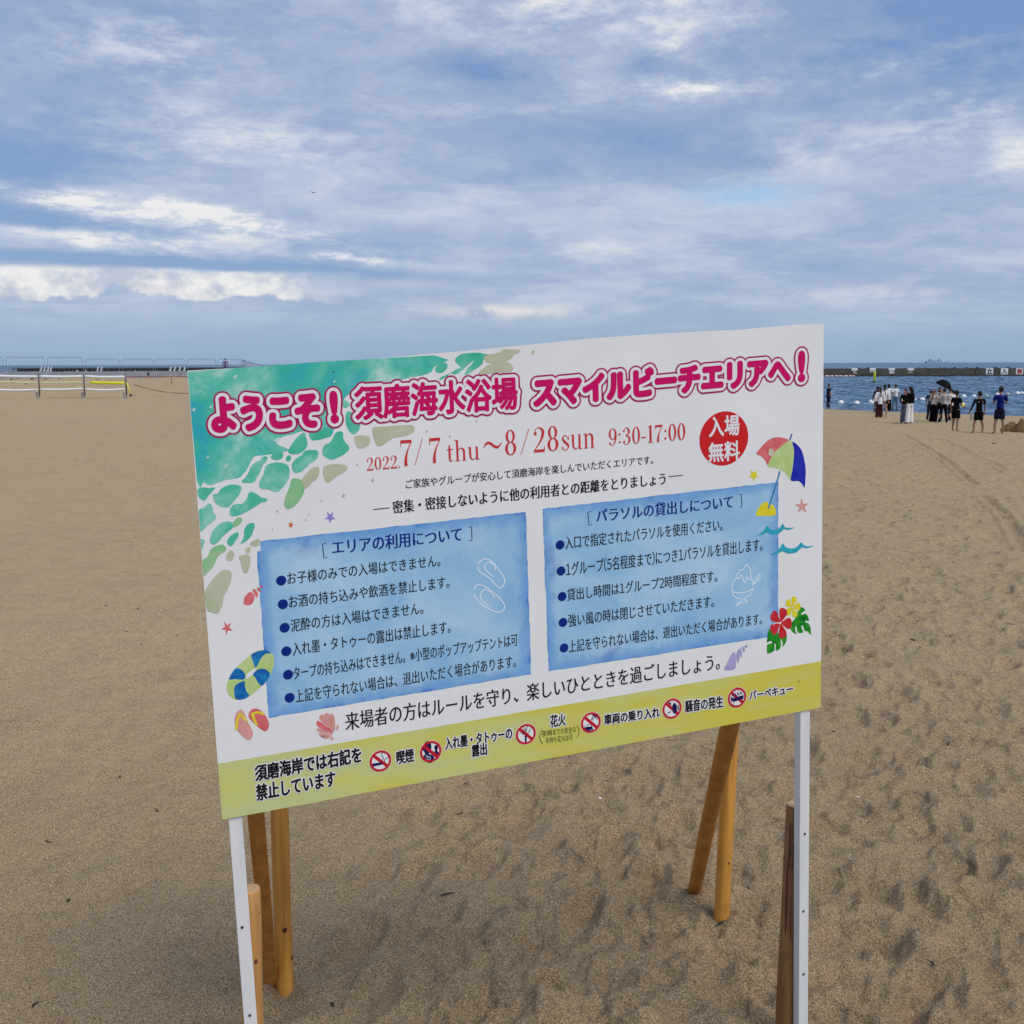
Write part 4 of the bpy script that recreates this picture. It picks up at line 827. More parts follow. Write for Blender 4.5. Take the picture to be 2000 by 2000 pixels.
def knots(parent, a, b_, rad, lst):
    ax = (b_ - a).normalized()
    for px, py, r in lst:
        d = ray(px, py); # nearest point of the ray to the log's axis
        w0 = EYEV - a; A_, B_, C_ = d.dot(d), d.dot(ax), ax.dot(ax); D_, E_ = d.dot(w0), ax.dot(w0); den = A_ * C_ - B_ * B_
        t = (A_ * E_ - B_ * D_) / den; s_ = (B_ * E_ - C_ * D_) / den; c = a + ax * t; q = EYEV + d * s_
        n = (-d.normalized()); off = (q - c); side = off - n * off.dot(n); side -= ax * side.dot(ax)
        fw = (n - ax * n.dot(ax)).normalized(); nrm = (side + fw * math.sqrt(max(0, rad * rad - side.length_squared))).normalized()
        p = c + nrm * (rad - r * .12) - ROOT; rot = Matrix((ax.cross(nrm), ax, nrm)).transposed()
        mb = MB(); mb.ell(p, (r * .85, r * 1.2, r * .26), 12, 8, rot); mb.build('knot', m_knot, parent)
bl_ = on_z(557, 1950); o, a, b_ = log('rear_log', bl_ + Vector((0, 0, -.25)), bl_ + Vector((.012, .0, 1.62)), .0305, .0295, m_log)
knots(o, a, b_, .030, [(555.5, 1808, .011), (549.5, 1848, .010), (570.5, 1866, .008), (540.5, 1735, .003)])
br_ = on_z(1407.5, 1793); o, a, b_ = log('rear_log', br_ + Vector((0, 0, -.25)), br_ + Vector((.035, -.02, 1.70)), .0305, .0295, m_log)
knots(o, a, b_, .030, [(1423, 1680, .008), (1395, 1772, .005), (1415, 1728, .003), (1425, 1632, .004)])
def plank(a, b_, wd, th, mat, name='brace'):
    a, b_ = Vector(a), Vector(b_); ax = (b_ - a).normalized(); sd = ax.cross(Vector((.25, -1, .1))).normalized(); nn_ = ax.cross(sd)
    vs_ = [p + sd * x * wd / 2 + nn_ * y * th / 2 - ROOT for p in (a, b_) for x, y in ((-1, -1), (1, -1), (1, 1), (-1, 1))]
    o = mesh(name, vs_, [(0, 3, 2, 1), (4, 5, 6, 7), (0, 1, 5, 4), (1, 2, 6, 5), (2, 3, 7, 6), (3, 0, 4, 7)], mat, sign)
    bv = o.modifiers.new('b', 'BEVEL'); bv.width = .005; bv.segments = 3; return o
def behind(px, py, d):      # a point d metres behind the panel's plane on that pixel's ray
    r_ = ray(px, py); q = EYEV - (B0 + BN * -d); t = -q.dot(BN) / r_.dot(BN); return EYEV + r_ * t
q0 = on_z(531, 1937); q1 = behind(497, 1560, .075); plank(q0 - (q1 - q0) * .2, q1, .046, .030, m_brace)
q0 = on_z(1356, 1742); q1 = behind(1434, 1372, .075); o, a, b_ = log('brace', q0 - (q1 - q0) * .2, q1, .0285, .031, m_brace, flat=.75)
# stakes the posts are screwed to
q1 = behind(486, 1738, .075); q0 = behind(495, 2010, .075); o, a, b_ = log('stake', q0 + (q0 - q1) * .9, q1, .030, .029, m_stakeL)
knots(o, a, b_, .030, [(500, 1868, .006), (507, 1778, .004)])
q1 = behind(1553, 1574, .070); q0 = behind(1534, 1988, .070); o, a, b_ = log('stake', q0 + (q0 - q1) * .5, q1, .0315, .0295, m_stakeR)
knots(o, a, b_, .0305, [(1544, 1683, .004), (1532, 1867, .005)])
mb = MB(); ax_ = (b_ - a).normalized()
for chain in ([(1543, 1600), (1541.5, 1660), (1537, 1700), (1536, 1760), (1534, 1830)], [(1549.5, 1640), (1548.5, 1690)], [(1545.5, 1740), (1544, 1800), (1545, 1850)]):
    pts = []
    for px, py in chain:
        d = ray(px, py); w0 = EYEV - a; A_, B_, C_ = d.dot(d), d.dot(ax_), 1.0; D_, E_ = d.dot(w0), ax_.dot(w0); den = A_ * C_ - B_ * B_
        t = (A_ * E_ - B_ * D_) / den; s_ = (B_ * E_ - C_ * D_) / den; c = a + ax_ * t; n = -d.normalized(); sd_ = EYEV + d * s_ - c; sd_ -= ax_ * sd_.dot(ax_); fw = (n - ax_ * n.dot(ax_)).normalized(); sd_ -= fw * sd_.dot(fw)
        pts.append(c + (sd_ + fw * math.sqrt(max(0, .0303 ** 2 - sd_.length_squared))).normalized() * .0285 - ROOT)
    mb.tube(pts, [.001] + [random.uniform(.0022, .0045) for _ in pts[2:]] + [.001], 6)
ck = mb.build('drying_cracks', m_knot, o); ck['kind'] = 'stuff'
for o in sign.children:
    if o.name.startswith('stake'): o['label'] = 'short round timber stake screwed behind a white post'

# ================================================================== things on the beach, left side
m_rail = plain('grey_fence_post', (.10, .10, .10), .6, .3, 8); m_wtube = plain('white_vinyl_pad', (.74, .75, .78), .5, .06, 2); m_ytube = plain('faded_yellow_pad', (.62, .66, .36), .5, .12, 2); m_ybri = plain('bright_yellow_pad', (.72, .70, .02), .5, .1, 2)
m_black = plain('black_rubber', (.02, .02, .02), .6, .3, 10); m_block = plain('concrete_foot', (.30, .26, .22), .9, .2, 6)
YF = 50.0
def fp(px, py): return at_y(px, py, YF)
nf = empty('padded_rail_fence', Vector((fp(163, 776).x, YF, gz(fp(163, 776).x, YF))), 0, 'low padded rail fence of white and yellow tubes standing on the sand', 'fence')
NL = Vector(nf.location)
for x in (-14, 75, 163, 245):
    a, b_ = fp(x + 2.5, 772), fp(x, 729.5); mb = MB(); mb.tube([a - NL, b_ - NL], .035, 8); mb.build('post', m_rail, nf)
    mb = MB(); c = fp(x - 1, 773); mb.box(c - NL, (.16, .12, .34)); mb.build('foot_block', m_block, nf, False)
def padded(x0, x1, y0, ym, y1, r, mat):
    mb = MB(); n = 12; pts = []
    for i in range(n + 1):
        t = i / n; y = y0 * (1 - t) + y1 * t + (ym - (y0 + y1) / 2) * 4 * t * (1 - t); pts.append(fp(x0 + (x1 - x0) * t, y) - NL)
    mb.tube(pts, [r * (.55 if i in (0, n) else 1) for i in range(n + 1)], 10); mb.build('rail_pad', mat, nf)
for x0, x1, t, m_, b_ in ((-90, -15, 734, 735.5, 733.5), (-12, 74, 734, 735.5, 735.5), (77, 162, 735, 736, 735), (165, 244, 735, 736.5, 736)): padded(x0, x1, t, m_, b_, .062, m_wtube)
for x0, x1, t, m_, b_ in ((-12, 74, 746.5, 746.5, 747.5), (77, 162, 748, 747, 746.5)): padded(x0, x1, t, m_, b_, .036, m_ytube)
padded(176, 243, 746.5, 748, 748, .068, m_ybri); padded(165, 177, 747, 746.8, 746.6, .016, m_wtube)
for x0, x1, t, m_, b_ in ((-90, -15, 760, 762, 760), (-12, 74, 760.5, 762.5, 761), (77, 162, 760.5, 761, 759), (165, 244, 760, 762, 760)): padded(x0, x1, t, m_, b_, .052, m_wtube)
yp = empty('yellow_pole', fp(256, 771), 0, 'yellow pole with black rubber foot leaning on the fence end', 'pole'); L = Vector(yp.location)
mb = MB(); mb.tube([fp(247.5, 748) - L, fp(256, 771) - L], .026, 8); mb.build('shaft', m_ybri, yp); mb = MB(); mb.ell(fp(255.5, 772) - L, (.075, .075, .06)); mb.build('foot', m_black, yp)
# crowd barriers on the terrace
m_bar = plain('galvanised_tube', (.24, .29, .38), .45, .15, 5, .3)
TZ = 1.45
def barrier_proto():
    root = empty('crowd_barrier', (0, 0, 0)); Wb, Hb, r = 2.28, 1.14, .016; mb = MB(); pts = []
    for cx, cz, a0 in ((Wb / 2 - .16, Hb - .16, 0), (-Wb / 2 + .16, Hb - .16, 90), (-Wb / 2 + .08, .22, 180), (Wb / 2 - .08, .22, 270)):
        rc = .16 if cz > .5 else .08
        for i in range(5): a = math.radians(a0 + i * 22.5); pts.append((cx + rc * math.cos(a), 0, cz + rc * math.sin(a)))
    mb.tube(pts, r, 6, closed=True); mb.build('frame', m_bar, root)
    mb = MB()
    for i in range(18): x = -Wb / 2 + Wb * (i + 1) / 19; mb.tube([(x, 0, .15), (x, 0, Hb - .01)], .010, 4)
    tag(mb.build('bars', m_bar, root), kind='stuff')
    for s in (-1, 1):
        mb = MB(); mb.tube([(s * .75, -.3, .02), (s * .75, -.05, .04), (s * .75, 0, .15), (s * .75, .05, .04), (s * .75, .3, .02)], .016, 6); mb.build('foot', m_bar, root)
    return root
def dup(root):
    r = root.copy(); C.objects.link(r)
    for ch in list(root.children):
        c = ch.copy(); C.objects.link(c); c.parent = r
    return r
bp0 = barrier_proto(); spec = []
dd = Vector((.585, .81, 0)).normalized()
ang = math.atan2(dd.y, dd.x)
names = ['cut by the left edge of the photo', 'second from the left edge, behind the first fence post', 'third from the left, between two white rail spans', 'fourth from the left, behind the bright yellow pad', 'fifth from the left, just right of the rail fence', 'sixth from the left, above the orange float line', 'nearest to the top left corner of the board']
for i in range(-2, 7):
    o = bp0 if i == -2 else dup(bp0); p = Vector((-28.1, 60, 0)) + dd * 2.46 * i
    z = TZ + (.09 if i < 2 else 0.0); o.location = (p.x, p.y, z - .02); o.rotation_euler = (0, 0, ang); spec.append(o)
    if i == -2: tag(o, 'grey steel crowd barrier farthest left, outside the photo', 'barrier', 'crowd barriers along the terrace'); continue
    tag(o, 'grey steel crowd barrier, ' + (names[i + 1] if i >= -1 and i + 1 < len(names) else 'farthest left, mostly outside the photo'), 'barrier', 'crowd barriers along the terrace')
last = Vector((-28.1, 60, 0)) + dd * 2.46 * 6; d2 = Vector((-.12, 1, 0)).normalized()
for i in range(1, 7):
    o = dup(bp0); d2 = Vector((-.12, 1, 0)).normalized(); p = last + Vector((.6, .2, 0)) + d2 * (2.46 * (i - .3)); z = TZ - .085 * i
    o.location = (p.x, p.y, z - .02); o.rotation_euler = (0, 0, math.atan2(1, -.12)); tag(o, 'grey steel crowd barrier in the row running away behind the board, ' + ['nearest', 'second', 'third', 'fourth', 'fifth', 'last'][i - 1] + ' of six', 'barrier', 'crowd barriers receding behind the board')
# person in purple beside the barriers is built with the people below

# jetty of dark piles far behind
m_backing = plain('jetty_backing', (.012, .013, .012), .9, .4, .5); m_deck = plain('jetty_deck', (.06, .075, .085), .9, .3, .3); m_cap = plain('pale_concrete_posts', (.085, .09, .08), .9, .3, .5)
JY = 330.0
jl = at_y(28, 717, JY); jr = at_y(620, 716, JY)
jt = empty('pile_jetty', Vector(((jl.x + jr.x) / 2, JY, SEA)), 0, 'long low jetty on closely set dark piles beyond the barriers', 'jetty'); L = Vector(jt.location)
dz1 = EYE - 5.0 / F * JY
mb = MB(); mb.box(Vector(((jl.x + jr.x) / 2, JY, dz1 - .12)) - L, (jr.x - jl.x, 3.0, .3)); mb.build('deck', m_deck, jt, False)
mb = MB(); mb.box(Vector(((jl.x + jr.x) / 2, JY + 1.6, (dz1 + SEA) / 2 - .3)) - L, (jr.x - jl.x, .3, dz1 - SEA + .2)); mb.build('dark_backing', m_backing, jt, False)  # near-black sheet behind the piles, fills the gaps between them
mb = MB(); x = jl.x
while x < jr.x:
    mb.tube([Vector((x, JY - 1.3, SEA - 1)) - L, Vector((x, JY - 1.3, dz1 - .2)) - L], random.uniform(.09, .17), 5); x += random.uniform(.7, 1.05)
tag(mb.build('piles', m_cap, jt, False), kind='stuff')
m_wh = plain('white_board', (.62, .63, .62), .6, .1, 2)
WB = ['first of the left four', 'second of the left four', 'third of the left four', 'last of the left four', 'left one of the middle pair', 'right one of the middle pair', 'first of the right four', 'second of the right four', 'third of the right four', 'last of the right four, beside the board']
for px, wb in zip((79, 86, 92.5, 98.5, 190, 197, 332, 340, 350, 359), WB):
    p = at_y(px, 721, JY - 3.5); mb = MB(); q = [(-.45, 0, -1.0), (.25, 0, -1.0), (.62, 0, .95), (.30, 0, .95)]
    v_ = [Vector(t) + Vector((0, s * .1, 0)) for s in (-1, 1) for t in q]; mb.add(v_, [(0, 1, 2, 3), (7, 6, 5, 4), (0, 4, 5, 1), (1, 5, 6, 2), (2, 6, 7, 3), (3, 7, 4, 0)])
    o = mb.build('slanted_board', m_wh, None, False, p); tag(o, 'white slanted board against the far jetty, ' + wb, 'board', 'white slanted boards along the jetty')
# orange float line on the terrace edge, thin post, rope, weed, birds
m_orange = plain('orange_float', (.34, .15, .09), .6, .25, 1.5); m_rope = plain('rope', (.18, .15, .11), .9, .2, 30); m_weed = plain('dark_seaweed', (.035, .028, .018), .9, .4, 30, bmp=.5)
fo = empty('orange_float_line', at_y(305, 735, 62.5), 0, 'faded orange float line lying along the top of the sand bank', 'float line'); L = Vector(fo.location)
for i in range(24):
    x = 247 + i * 5.6; p = at_y(x, 735.2 + .5 * math.sin(i), 62.5); q = at_y(x + 4.6, 735.2 + .5 * math.sin(i + 1), 62.5); mb = MB(); mb.tube([p - L, p.lerp(q, .5) - L, q - L], [.03, .045, .03], 6); mb.build('float', m_orange, fo)
p = on_ground(335.5, 750); mb = MB(); mb.tube([(0, 0, -.1), (0, 0, .42)], .02, 6); tag(mb.build('marker_stick', m_rail, None, True, p), 'thin dark stick upright in the sand left of the board', 'stick')
pts = [(247, 748), (262, 752), (280, 757), (300, 762.5), (325, 767), (350, 769), (385, 770)]; p0 = on_ground(*pts[0])
mb = MB(); mb.tube([on_ground(*q) + Vector((0, 0, .03)) - p0 for q in pts[1:]], .018, 5); tag(mb.build('rope', m_rope, None, True, p0), 'thin rope lying on the sand from the fence towards the board', 'rope')
def weed(px, py, w_, name='seaweed_clump', label=None, group=None, cat='seaweed', mat=None, h=.35):
    p = on_ground(px, py); s = w_ * p.y / F; mb = MB(); 
    for i in range(7):
        a = random.uniform(0, 6.28); r = random.uniform(0, s * .4); mb.ell((r * math.cos(a), r * math.sin(a) * .7, s * h * .25), (s * random.uniform(.14, .3), s * random.uniform(.1, .24), s * h * random.uniform(.35, .8)), 7, 5)
    o = mb.build(name, mat or m_weed, None, True, p); tag(o, label, cat, group); return o
for (px, py, w_), wd_ in zip(((23, 741, 5), (36, 739.5, 4), (62, 740.5, 7), (90, 741, 6), (116, 740, 5), (37, 757, 2), (191, 742, 5), (51, 750, 4)), ('leftmost under the top rail', 'second under the top rail', 'third and widest, before the first post', 'just right of the first post', 'between the first and second post', 'low one far left above the bottom rail', 'below the bright yellow pad end', 'beside the yellow rail, left span')): weed(px, py, w_, label='small dark seaweed clump behind the rail fence, ' + wd_, group='seaweed clumps behind the rail fence', h=.3)
m_bir = plain('white_feathers', (.75, .75, .74), .7, .05, 9); m_dbir = plain('dark_feathers', (.03, .03, .035), .7, .3, 9)
def bird(px, py, y, mat, lab, s=1.0):
    p = at_y(px, py, y); root = empty('bird', p, random.uniform(-.6, .6), lab, 'bird'); mb = MB(); s *= .8
    mb.ell((0, 0, .20 * s), (.075 * s, .15 * s, .085 * s), 10, 8); mb.ell((0, -.13 * s, .33 * s), (.045 * s, .055 * s, .045 * s), 8, 6); mb.tube([(0, -.10 * s, .22 * s), (0, -.13 * s, .32 * s)], [.05 * s, .035 * s], 8); mb.tube([(0, .10 * s, .20 * s), (0, .30 * s, .17 * s)], [.05 * s, .015 * s], 6); mb.build('body', mat, root)
    mb = MB(); mb.tube([(0, -.17 * s, .33 * s), (0, -.23 * s, .32 * s)], [.014 * s, .004 * s], 5); mb.build('beak', m_ybri, root)
    for q in (-1, 1): mb = MB(); mb.tube([(q * .03 * s, 0, .14 * s), (q * .03 * s, 0, 0)], .008 * s, 4); mb.build('leg', m_orange, root)
bird(152, 731, 68, m_bir, 'white gull standing on the terrace, left of the two close together'); bird(168.5, 731, 68, m_bir, 'white gull on the terrace above the second fence post', .95); bird(264.5, 732, 68, m_bir, 'white gull alone on the terrace right of the rail fence', .9); bird(290, 737, 61, m_dbir, 'dark crow perched beside the orange float line', 1.1)
fb = at_y(612, 376.5, 90); root = empty('flying_bird', fb, .6, 'tiny dark bird flying in the sky above the board', 'bird'); mb = MB(); mb.ell((0, 0, 0), (.05, .14, .05), 8, 6); mb.build('body', m_dbir, root)
for s in (-1, 1): mb = MB(); mb.add([(0, -.05, 0), (s * .18, -.08, .08), (s * .34, .02, .02), (s * .16, .03, .06), (0, .05, 0), (0, -.05, -.012), (s * .18, -.08, .07), (s * .16, .03, .05), (0, .05, -.012)], [(0, 1, 3, 4), (1, 2, 3), (8, 7, 6, 5), (7, 2, 6), (0, 5, 6, 1), (1, 6, 2), (2, 7, 3), (3, 7, 8, 4)]); mb.build('wing', m_dbir, root)

# ================================================================== right side: breakwater, boom, buoys, ship
m_conc, b = M('weathered_concrete'); P = objc(); n = noise(mapping(P, (1, 1, 3)), .35, 7, .7); n7 = noise(mapping(P, (3, 3, .6)), .7, 4, .6)
c = ramp(n, [(.3, (.035, .034, .028)), (.5, (.062, .057, .045)), (.7, (.105, .096, .074))]); c = mix(sstep(n7, .5, .7) * .5, c, (.05, .048, .042)); lk(c, b.inputs['Base Color']); b.inputs['Roughness'].default_value = .9
m_dk = plain('wet_algae_concrete', (.02, .022, .02), .7, .3, .4)
BYD = 239.0
def by(px, py): return at_y(px, py, BYD)
bx0, bx1 = by(760, 725).x, by(2300, 725).x; zt = by(1800, 719.3).z
bw = empty('breakwater', Vector(((bx0 + bx1) / 2, BYD, SEA)), 0, 'long low concrete breakwater wall across the water', 'breakwater'); L = Vector(bw.location)
joints = [760, 980, 1180, 1400, 1606, 1812.5, 1905.5, 2120, 2300]
for a, b_ in zip(joints, joints[1:]):
    x0, x1 = by(a, 725).x + .08, by(b_, 725).x - .08; mb = MB()
    mb.box(Vector(((x0 + x1) / 2, BYD + 1.5, (zt + SEA - 1) / 2)) - L, (x1 - x0, 3.0, zt - SEA + 1)); o = mb.build('wall_block', m_conc, bw, False)
mb = MB(); mb.box(Vector(((bx0 + bx1) / 2, BYD + 1.55, (zt + SEA - 1) / 2 - .08)) - L, (bx1 - bx0, 2.8, zt - SEA + .8)); mb.build('wall_core', m_dk, bw, False)
mb = MB(); mb.box(Vector(((bx0 + bx1) / 2, BYD - .16, SEA + .08)) - L, (bx1 - bx0, .5, .42)); mb.build('waterline_ledge', m_dk, bw, False)
mb = MB()
for px in (1681, 1700, 1742, 1800, 1812, 1833, 1841, 1850, 1870, 1893, 1903, 1915, 1948, 1952, 1975): p = by(px, 718); mb.ell(Vector((p.x, BYD + 1.5, zt + .02)) - L, (random.uniform(.15, .5), .4, random.uniform(.08, .32)), 6, 5)
tag(mb.build('rubble', m_dk, bw, False), kind='stuff')
m_pan = plain('white_sign_panel', (.66, .66, .68), .6, .06, 2); m_old = plain('faded_sign_panel', (.50, .49, .46), .8, .2, 2); m_kb = plain('panel_black_paint', (.02, .02, .02), .6, .2, 2); m_kr = plain('panel_red_paint', (.36, .03, .05), .6, .2, 2)
for px, ch, mt, pos in ((1932.5, '立', m_kb, 'leftmost of the three'), (1961.5, '入', m_kb, 'middle of the three'), (1991, '禁', m_kr, 'rightmost of the three, in red')):
    c0 = by(px, 725.2); root = empty('warning_panel', Vector((c0.x, BYD - .06, c0.z)), 0, 'square white panel reading %s on the breakwater, %s' % (ch, pos), 'sign', 'no entry character panels on the breakwater'); s = .84
    mb = MB(); mb.box((0, 0, 0), (2 * s, .06, 1.68 * s)); mb.build('panel', m_pan, root, False)
    co, fs = text2d(ch); lo, hi = co.min(0), co.max(0); q = (co - (lo + hi) / 2) / (hi - lo) * np.array([1.42 * s, 1.28 * s]); mb = MB()
    for i in range(8): a = i * math.pi / 4; mb.add([(x + .055 * math.cos(a), -.036 - i * .001, y + .055 * math.sin(a)) for x, y in q], fs)
    mb.build('character', mt, root, False)
for i, px in enumerate((1669, 1704.5, 1741.5, 1778.5)):
    c0 = by(px, 721.3); where = ['leftmost of four', 'second of four, by the yellow pole', 'third of four', 'rightmost of four'][i]
    root = empty('faded_panel', Vector((c0.x, BYD - .06, c0.z)), 0, 'faded white notice panel on the breakwater, ' + where, 'sign', 'faded notice panels on the breakwater')
    mb = MB(); mb.box((0, 0, .02), (1.42, .06, .56)); mb.build('upper_board', m_pan, root, False)
    lows = [[(-.5, -.36), (-.2, -.5), (-.2, -.9), (.62, -.98), (.62, -.75), (.1, -.75), (.1, -.5), (.5, -.32)], [(-.6, -.4), (-.7, -.85), (-.3, -.6), (.2, -.55), (.4, -.35)], [(-.55, -.42), (-.55, -.98), (.6, -.98), (.6, -.42)], [(-.1, -.36), (-.1, -.6), (-.7, -.8), (-.6, -.9), (0, -.72), (.6, -.9), (.5, -.75), (.1, -.6), (.1, -.36)]][i]
    n = len(lows); v_ = [(x, y, z) for y in (-.025, .02) for x, z in lows]; mb = MB(); mb.add(v_, [tuple(range(n)), tuple(range(2 * n - 1, n - 1, -1))] + [(k, k + n, (k + 1) % n + n, (k + 1) % n) for k in range(n)]); mb.build('lower_board', m_old, root, False)
# boom of pale red floats
m_boom = plain('pale_boom_float', (.60, .40, .40), .6, .25, .6); m_boomr = plain('red_boom_rope', (.30, .05, .05), .7, .2, 1)
bo = empty('float_boom', on_z(1635, 734.5, SEA), 0, 'row of pale pink floats on the water below the breakwater', 'float line'); L = Vector(bo.location)
x = 1560
while x < 1668:
    w_ = random.uniform(5, 12); a = at_y(x, 733.6, 232) ; b_ = at_y(min(x + w_, 1669), 733.4, 232); a.z = b_.z = SEA + .2; mb = MB(); mb.tube([a - L, a.lerp(b_, .1) - L, a.lerp(b_, .9) - L, b_ - L], [.08, .19, .19, .08], 8); mb.build('float', m_boom, bo); x += w_ + random.uniform(1.2, 3)
mb = MB(); a = at_y(1550, 734, 232.4); b_ = at_y(1672, 734, 232.4); a.z = b_.z = SEA + .16; mb.tube([a - L, b_ - L], .09, 6); mb.build('boom_rope', m_boomr, bo)
# yellow spar buoy
p = on_z(1707.5, 747, SEA); yb = empty('spar_buoy', p, 0, 'tall yellow spar buoy upright in the water', 'buoy'); mb = MB(); hh = 21.5 / F * p.y; r = 2.2 / F * p.y
mb.tube([(0, 0, -.3), (0, 0, hh * .9), (.0, 0, hh)], [r, r, r * .8], 14); mb.build('float_column', plain('buoy_yellow', (.55, .60, .02), .5, .15, 3), yb); mb = MB(); mb.tube([(0, 0, .02), (0, 0, .22)], r * 1.12, 14); mb.build('collar', m_dk, yb)
# white ball floats
m_ball = plain('white_float', (.74, .74, .72), .45, .1, 3); m_foul = plain('fouled_float', (.36, .38, .36), .7, .4, 5)
balls = [(1642, 790, 11, 0), (1673, 791, 11, 0), (1702, 789, 11.5, 0), (1762, 785, 10, 0), (1785, 783.5, 8.5, 0), (1801, 783, 9.5, 0), (1863, 778, 9, 0), (1882.5, 777.5, 9.5, 0), (1902, 777, 8.5, 0), (1927, 775.5, 8.5, 1), (1948, 773, 8, 0), (1968, 772.5, 8, 1), (1987.5, 771, 8.5, 0), (1995.5, 770.5, 8, 0), (2012, 769.5, 8, 0)]
where = ['leftmost, nearest the man in dark clothes', 'second from the left', 'third from the left, beside the women in white', 'left of the woman in white trousers', 'right of the woman in white trousers', 'alone between the women and the umbrella group', 'right of the umbrella group', 'behind the youth with the ball', 'left of the head of the youth in the lettered shirt', 'grey, between the two youths', 'behind the left shoulder of the youth in blue', 'grey, right of the youth in blue', 'left one of the pair near the right edge', 'right one of the pair near the right edge', 'just beyond the right edge of the photo']
wl = []
for i, ((px, py, d_, f_), wh) in enumerate(zip(balls, where)):
    p = on_z(px, py, SEA); r = d_ / 2 / F * p.y; root = empty('ball_float', p, random.uniform(0, 6), 'white ball float, ' + wh if not f_ else 'ball float on the swimming line, ' + wh, 'buoy', 'ball floats on the swimming line')
    mb = MB(); mb.ell((0, 0, r * .55), (r * 1.05, r * .95, r * .95), 20, 14); mb.build('ball', m_foul if f_ else m_ball, root)
    mb = MB(); mb.tube([(r * .5 * math.cos(a), r * .5 * math.sin(a), -.05 * r - .02) for a in np.linspace(0, 6.28, 9)[:-1]], r * .5, 6, closed=True); mb.build('waterline_growth', m_dk, root)
    wl.append(p + Vector((0, 0, .02)))
mb = MB(); mb.tube([q - wl[0] for q in wl], .02, 5); tag(mb.build('float_rope', m_rope, None, True, wl[0]), 'dark rope joining the white ball floats in the water', 'rope')
# ship on the horizon
SY = 5200.0
m_ship = plain('hazed_ship_grey', (.27, .36, .46), .8, .1, .02); m_shl = plain('distant_ship_white', (.62, .66, .70), .8, .08, .02)  # ship grey lightened towards the sky: haze put into the colour
def shp(px, py): return at_y(px, py, SY)
c0 = shp(1828, 708); root = empty('cargo_ship', Vector((c0.x, SY, SEA)), 0, 'pale haze-coloured working ship far off on the horizon', 'ship'); L = Vector(root.location); u_ = SY / F
def sbox(x0, x1, y0, y1, mat, name, dpt=12): 
    mb = MB(); a, b_ = shp(x0, y1), shp(x1, y0); z0 = max(a.z, SEA); mb.box(Vector(((a.x + b_.x) / 2, SY, (z0 + b_.z) / 2)) - L, (b_.x - a.x, dpt, b_.z - z0)); mb.build(name, mat, root, False)
hz = 706.2
mb = MB(); n_s = [(1807.5, 705.2), (1838, 706.6), (1853, 705.8), (1851, 709.6), (1810, 709.6)]; q = [shp(*p) - L for p in n_s]; mb.add([(a.x, s * 9, a.z) for s in (-1, 1) for a in q], [(0, 1, 2, 3, 4), (9, 8, 7, 6, 5)] + [(k, k + 5, (k + 1) % 5 + 5, (k + 1) % 5) for k in range(5)]); mb.build('hull', m_ship, root, False)
sbox(1813, 1832, 704.0, 706, m_ship, 'deck_house'); sbox(1832.5, 1836.5, 701.8, 707, m_ship, 'bridge'); sbox(1839, 1844, 704.8, 707, m_shl, 'white_cabin'); sbox(1816, 1818, 701.2, 705, m_ship, 'stack')
for x, y0 in ((1834.3, 699.2), (1814.5, 700.6), (1846, 703)): sbox(x - .35, x + .35, y0, 706, m_ship, 'mast', 1.2)
mb = MB(); mb.tube([shp(1816, 701.5) - L, shp(1831, 703.6) - L], .3 * u_, 5); mb.build('crane_boom', m_ship, root)

# ================================================================== people
def vox(mb, name, mat, parent, size, smooth_it=2, loc=(0, 0, 0)):
    o = mb.build(name, mat, parent, True)
    r = o.modifiers.new('r', 'REMESH'); r.mode = 'VOXEL'; r.voxel_size = size; r.use_smooth_shade = True
    s = o.modifiers.new('s', 'SMOOTH'); s.factor = .5; s.iterations = smooth_it
    bpy.context.view_layer.update()
    me = bpy.data.meshes.new_from_object(o.evaluated_get(bpy.context.evaluated_depsgraph_get())); old = o.data; o.modifiers.clear(); o.data = me; bpy.data.meshes.remove(old); return o
SK = plain('skin', (.42, .24, .16), .55, .08, 9); SKD = plain('tanned_skin', (.30, .16, .10), .55, .08, 9)
HB = plain('black_hair', (.006, .0055, .006), .5, .3, 30, spec=.25); HBR = plain('brown_hair', (.10, .048, .03), .45, .3, 30)
cl = {}
def cloth(c):
    k = tuple(c)
    if k not in cl: cl[k] = plain('cloth', c, .9, .10, 7, bmp=.3, spec=.08)
    return cl[k]
BLK = (.005, .005, .006); WHT = (.70, .70, .72); NVY = (.012, .016, .035); JEAN = (.09, .15, .24); GJ = (.13, .15, .19)
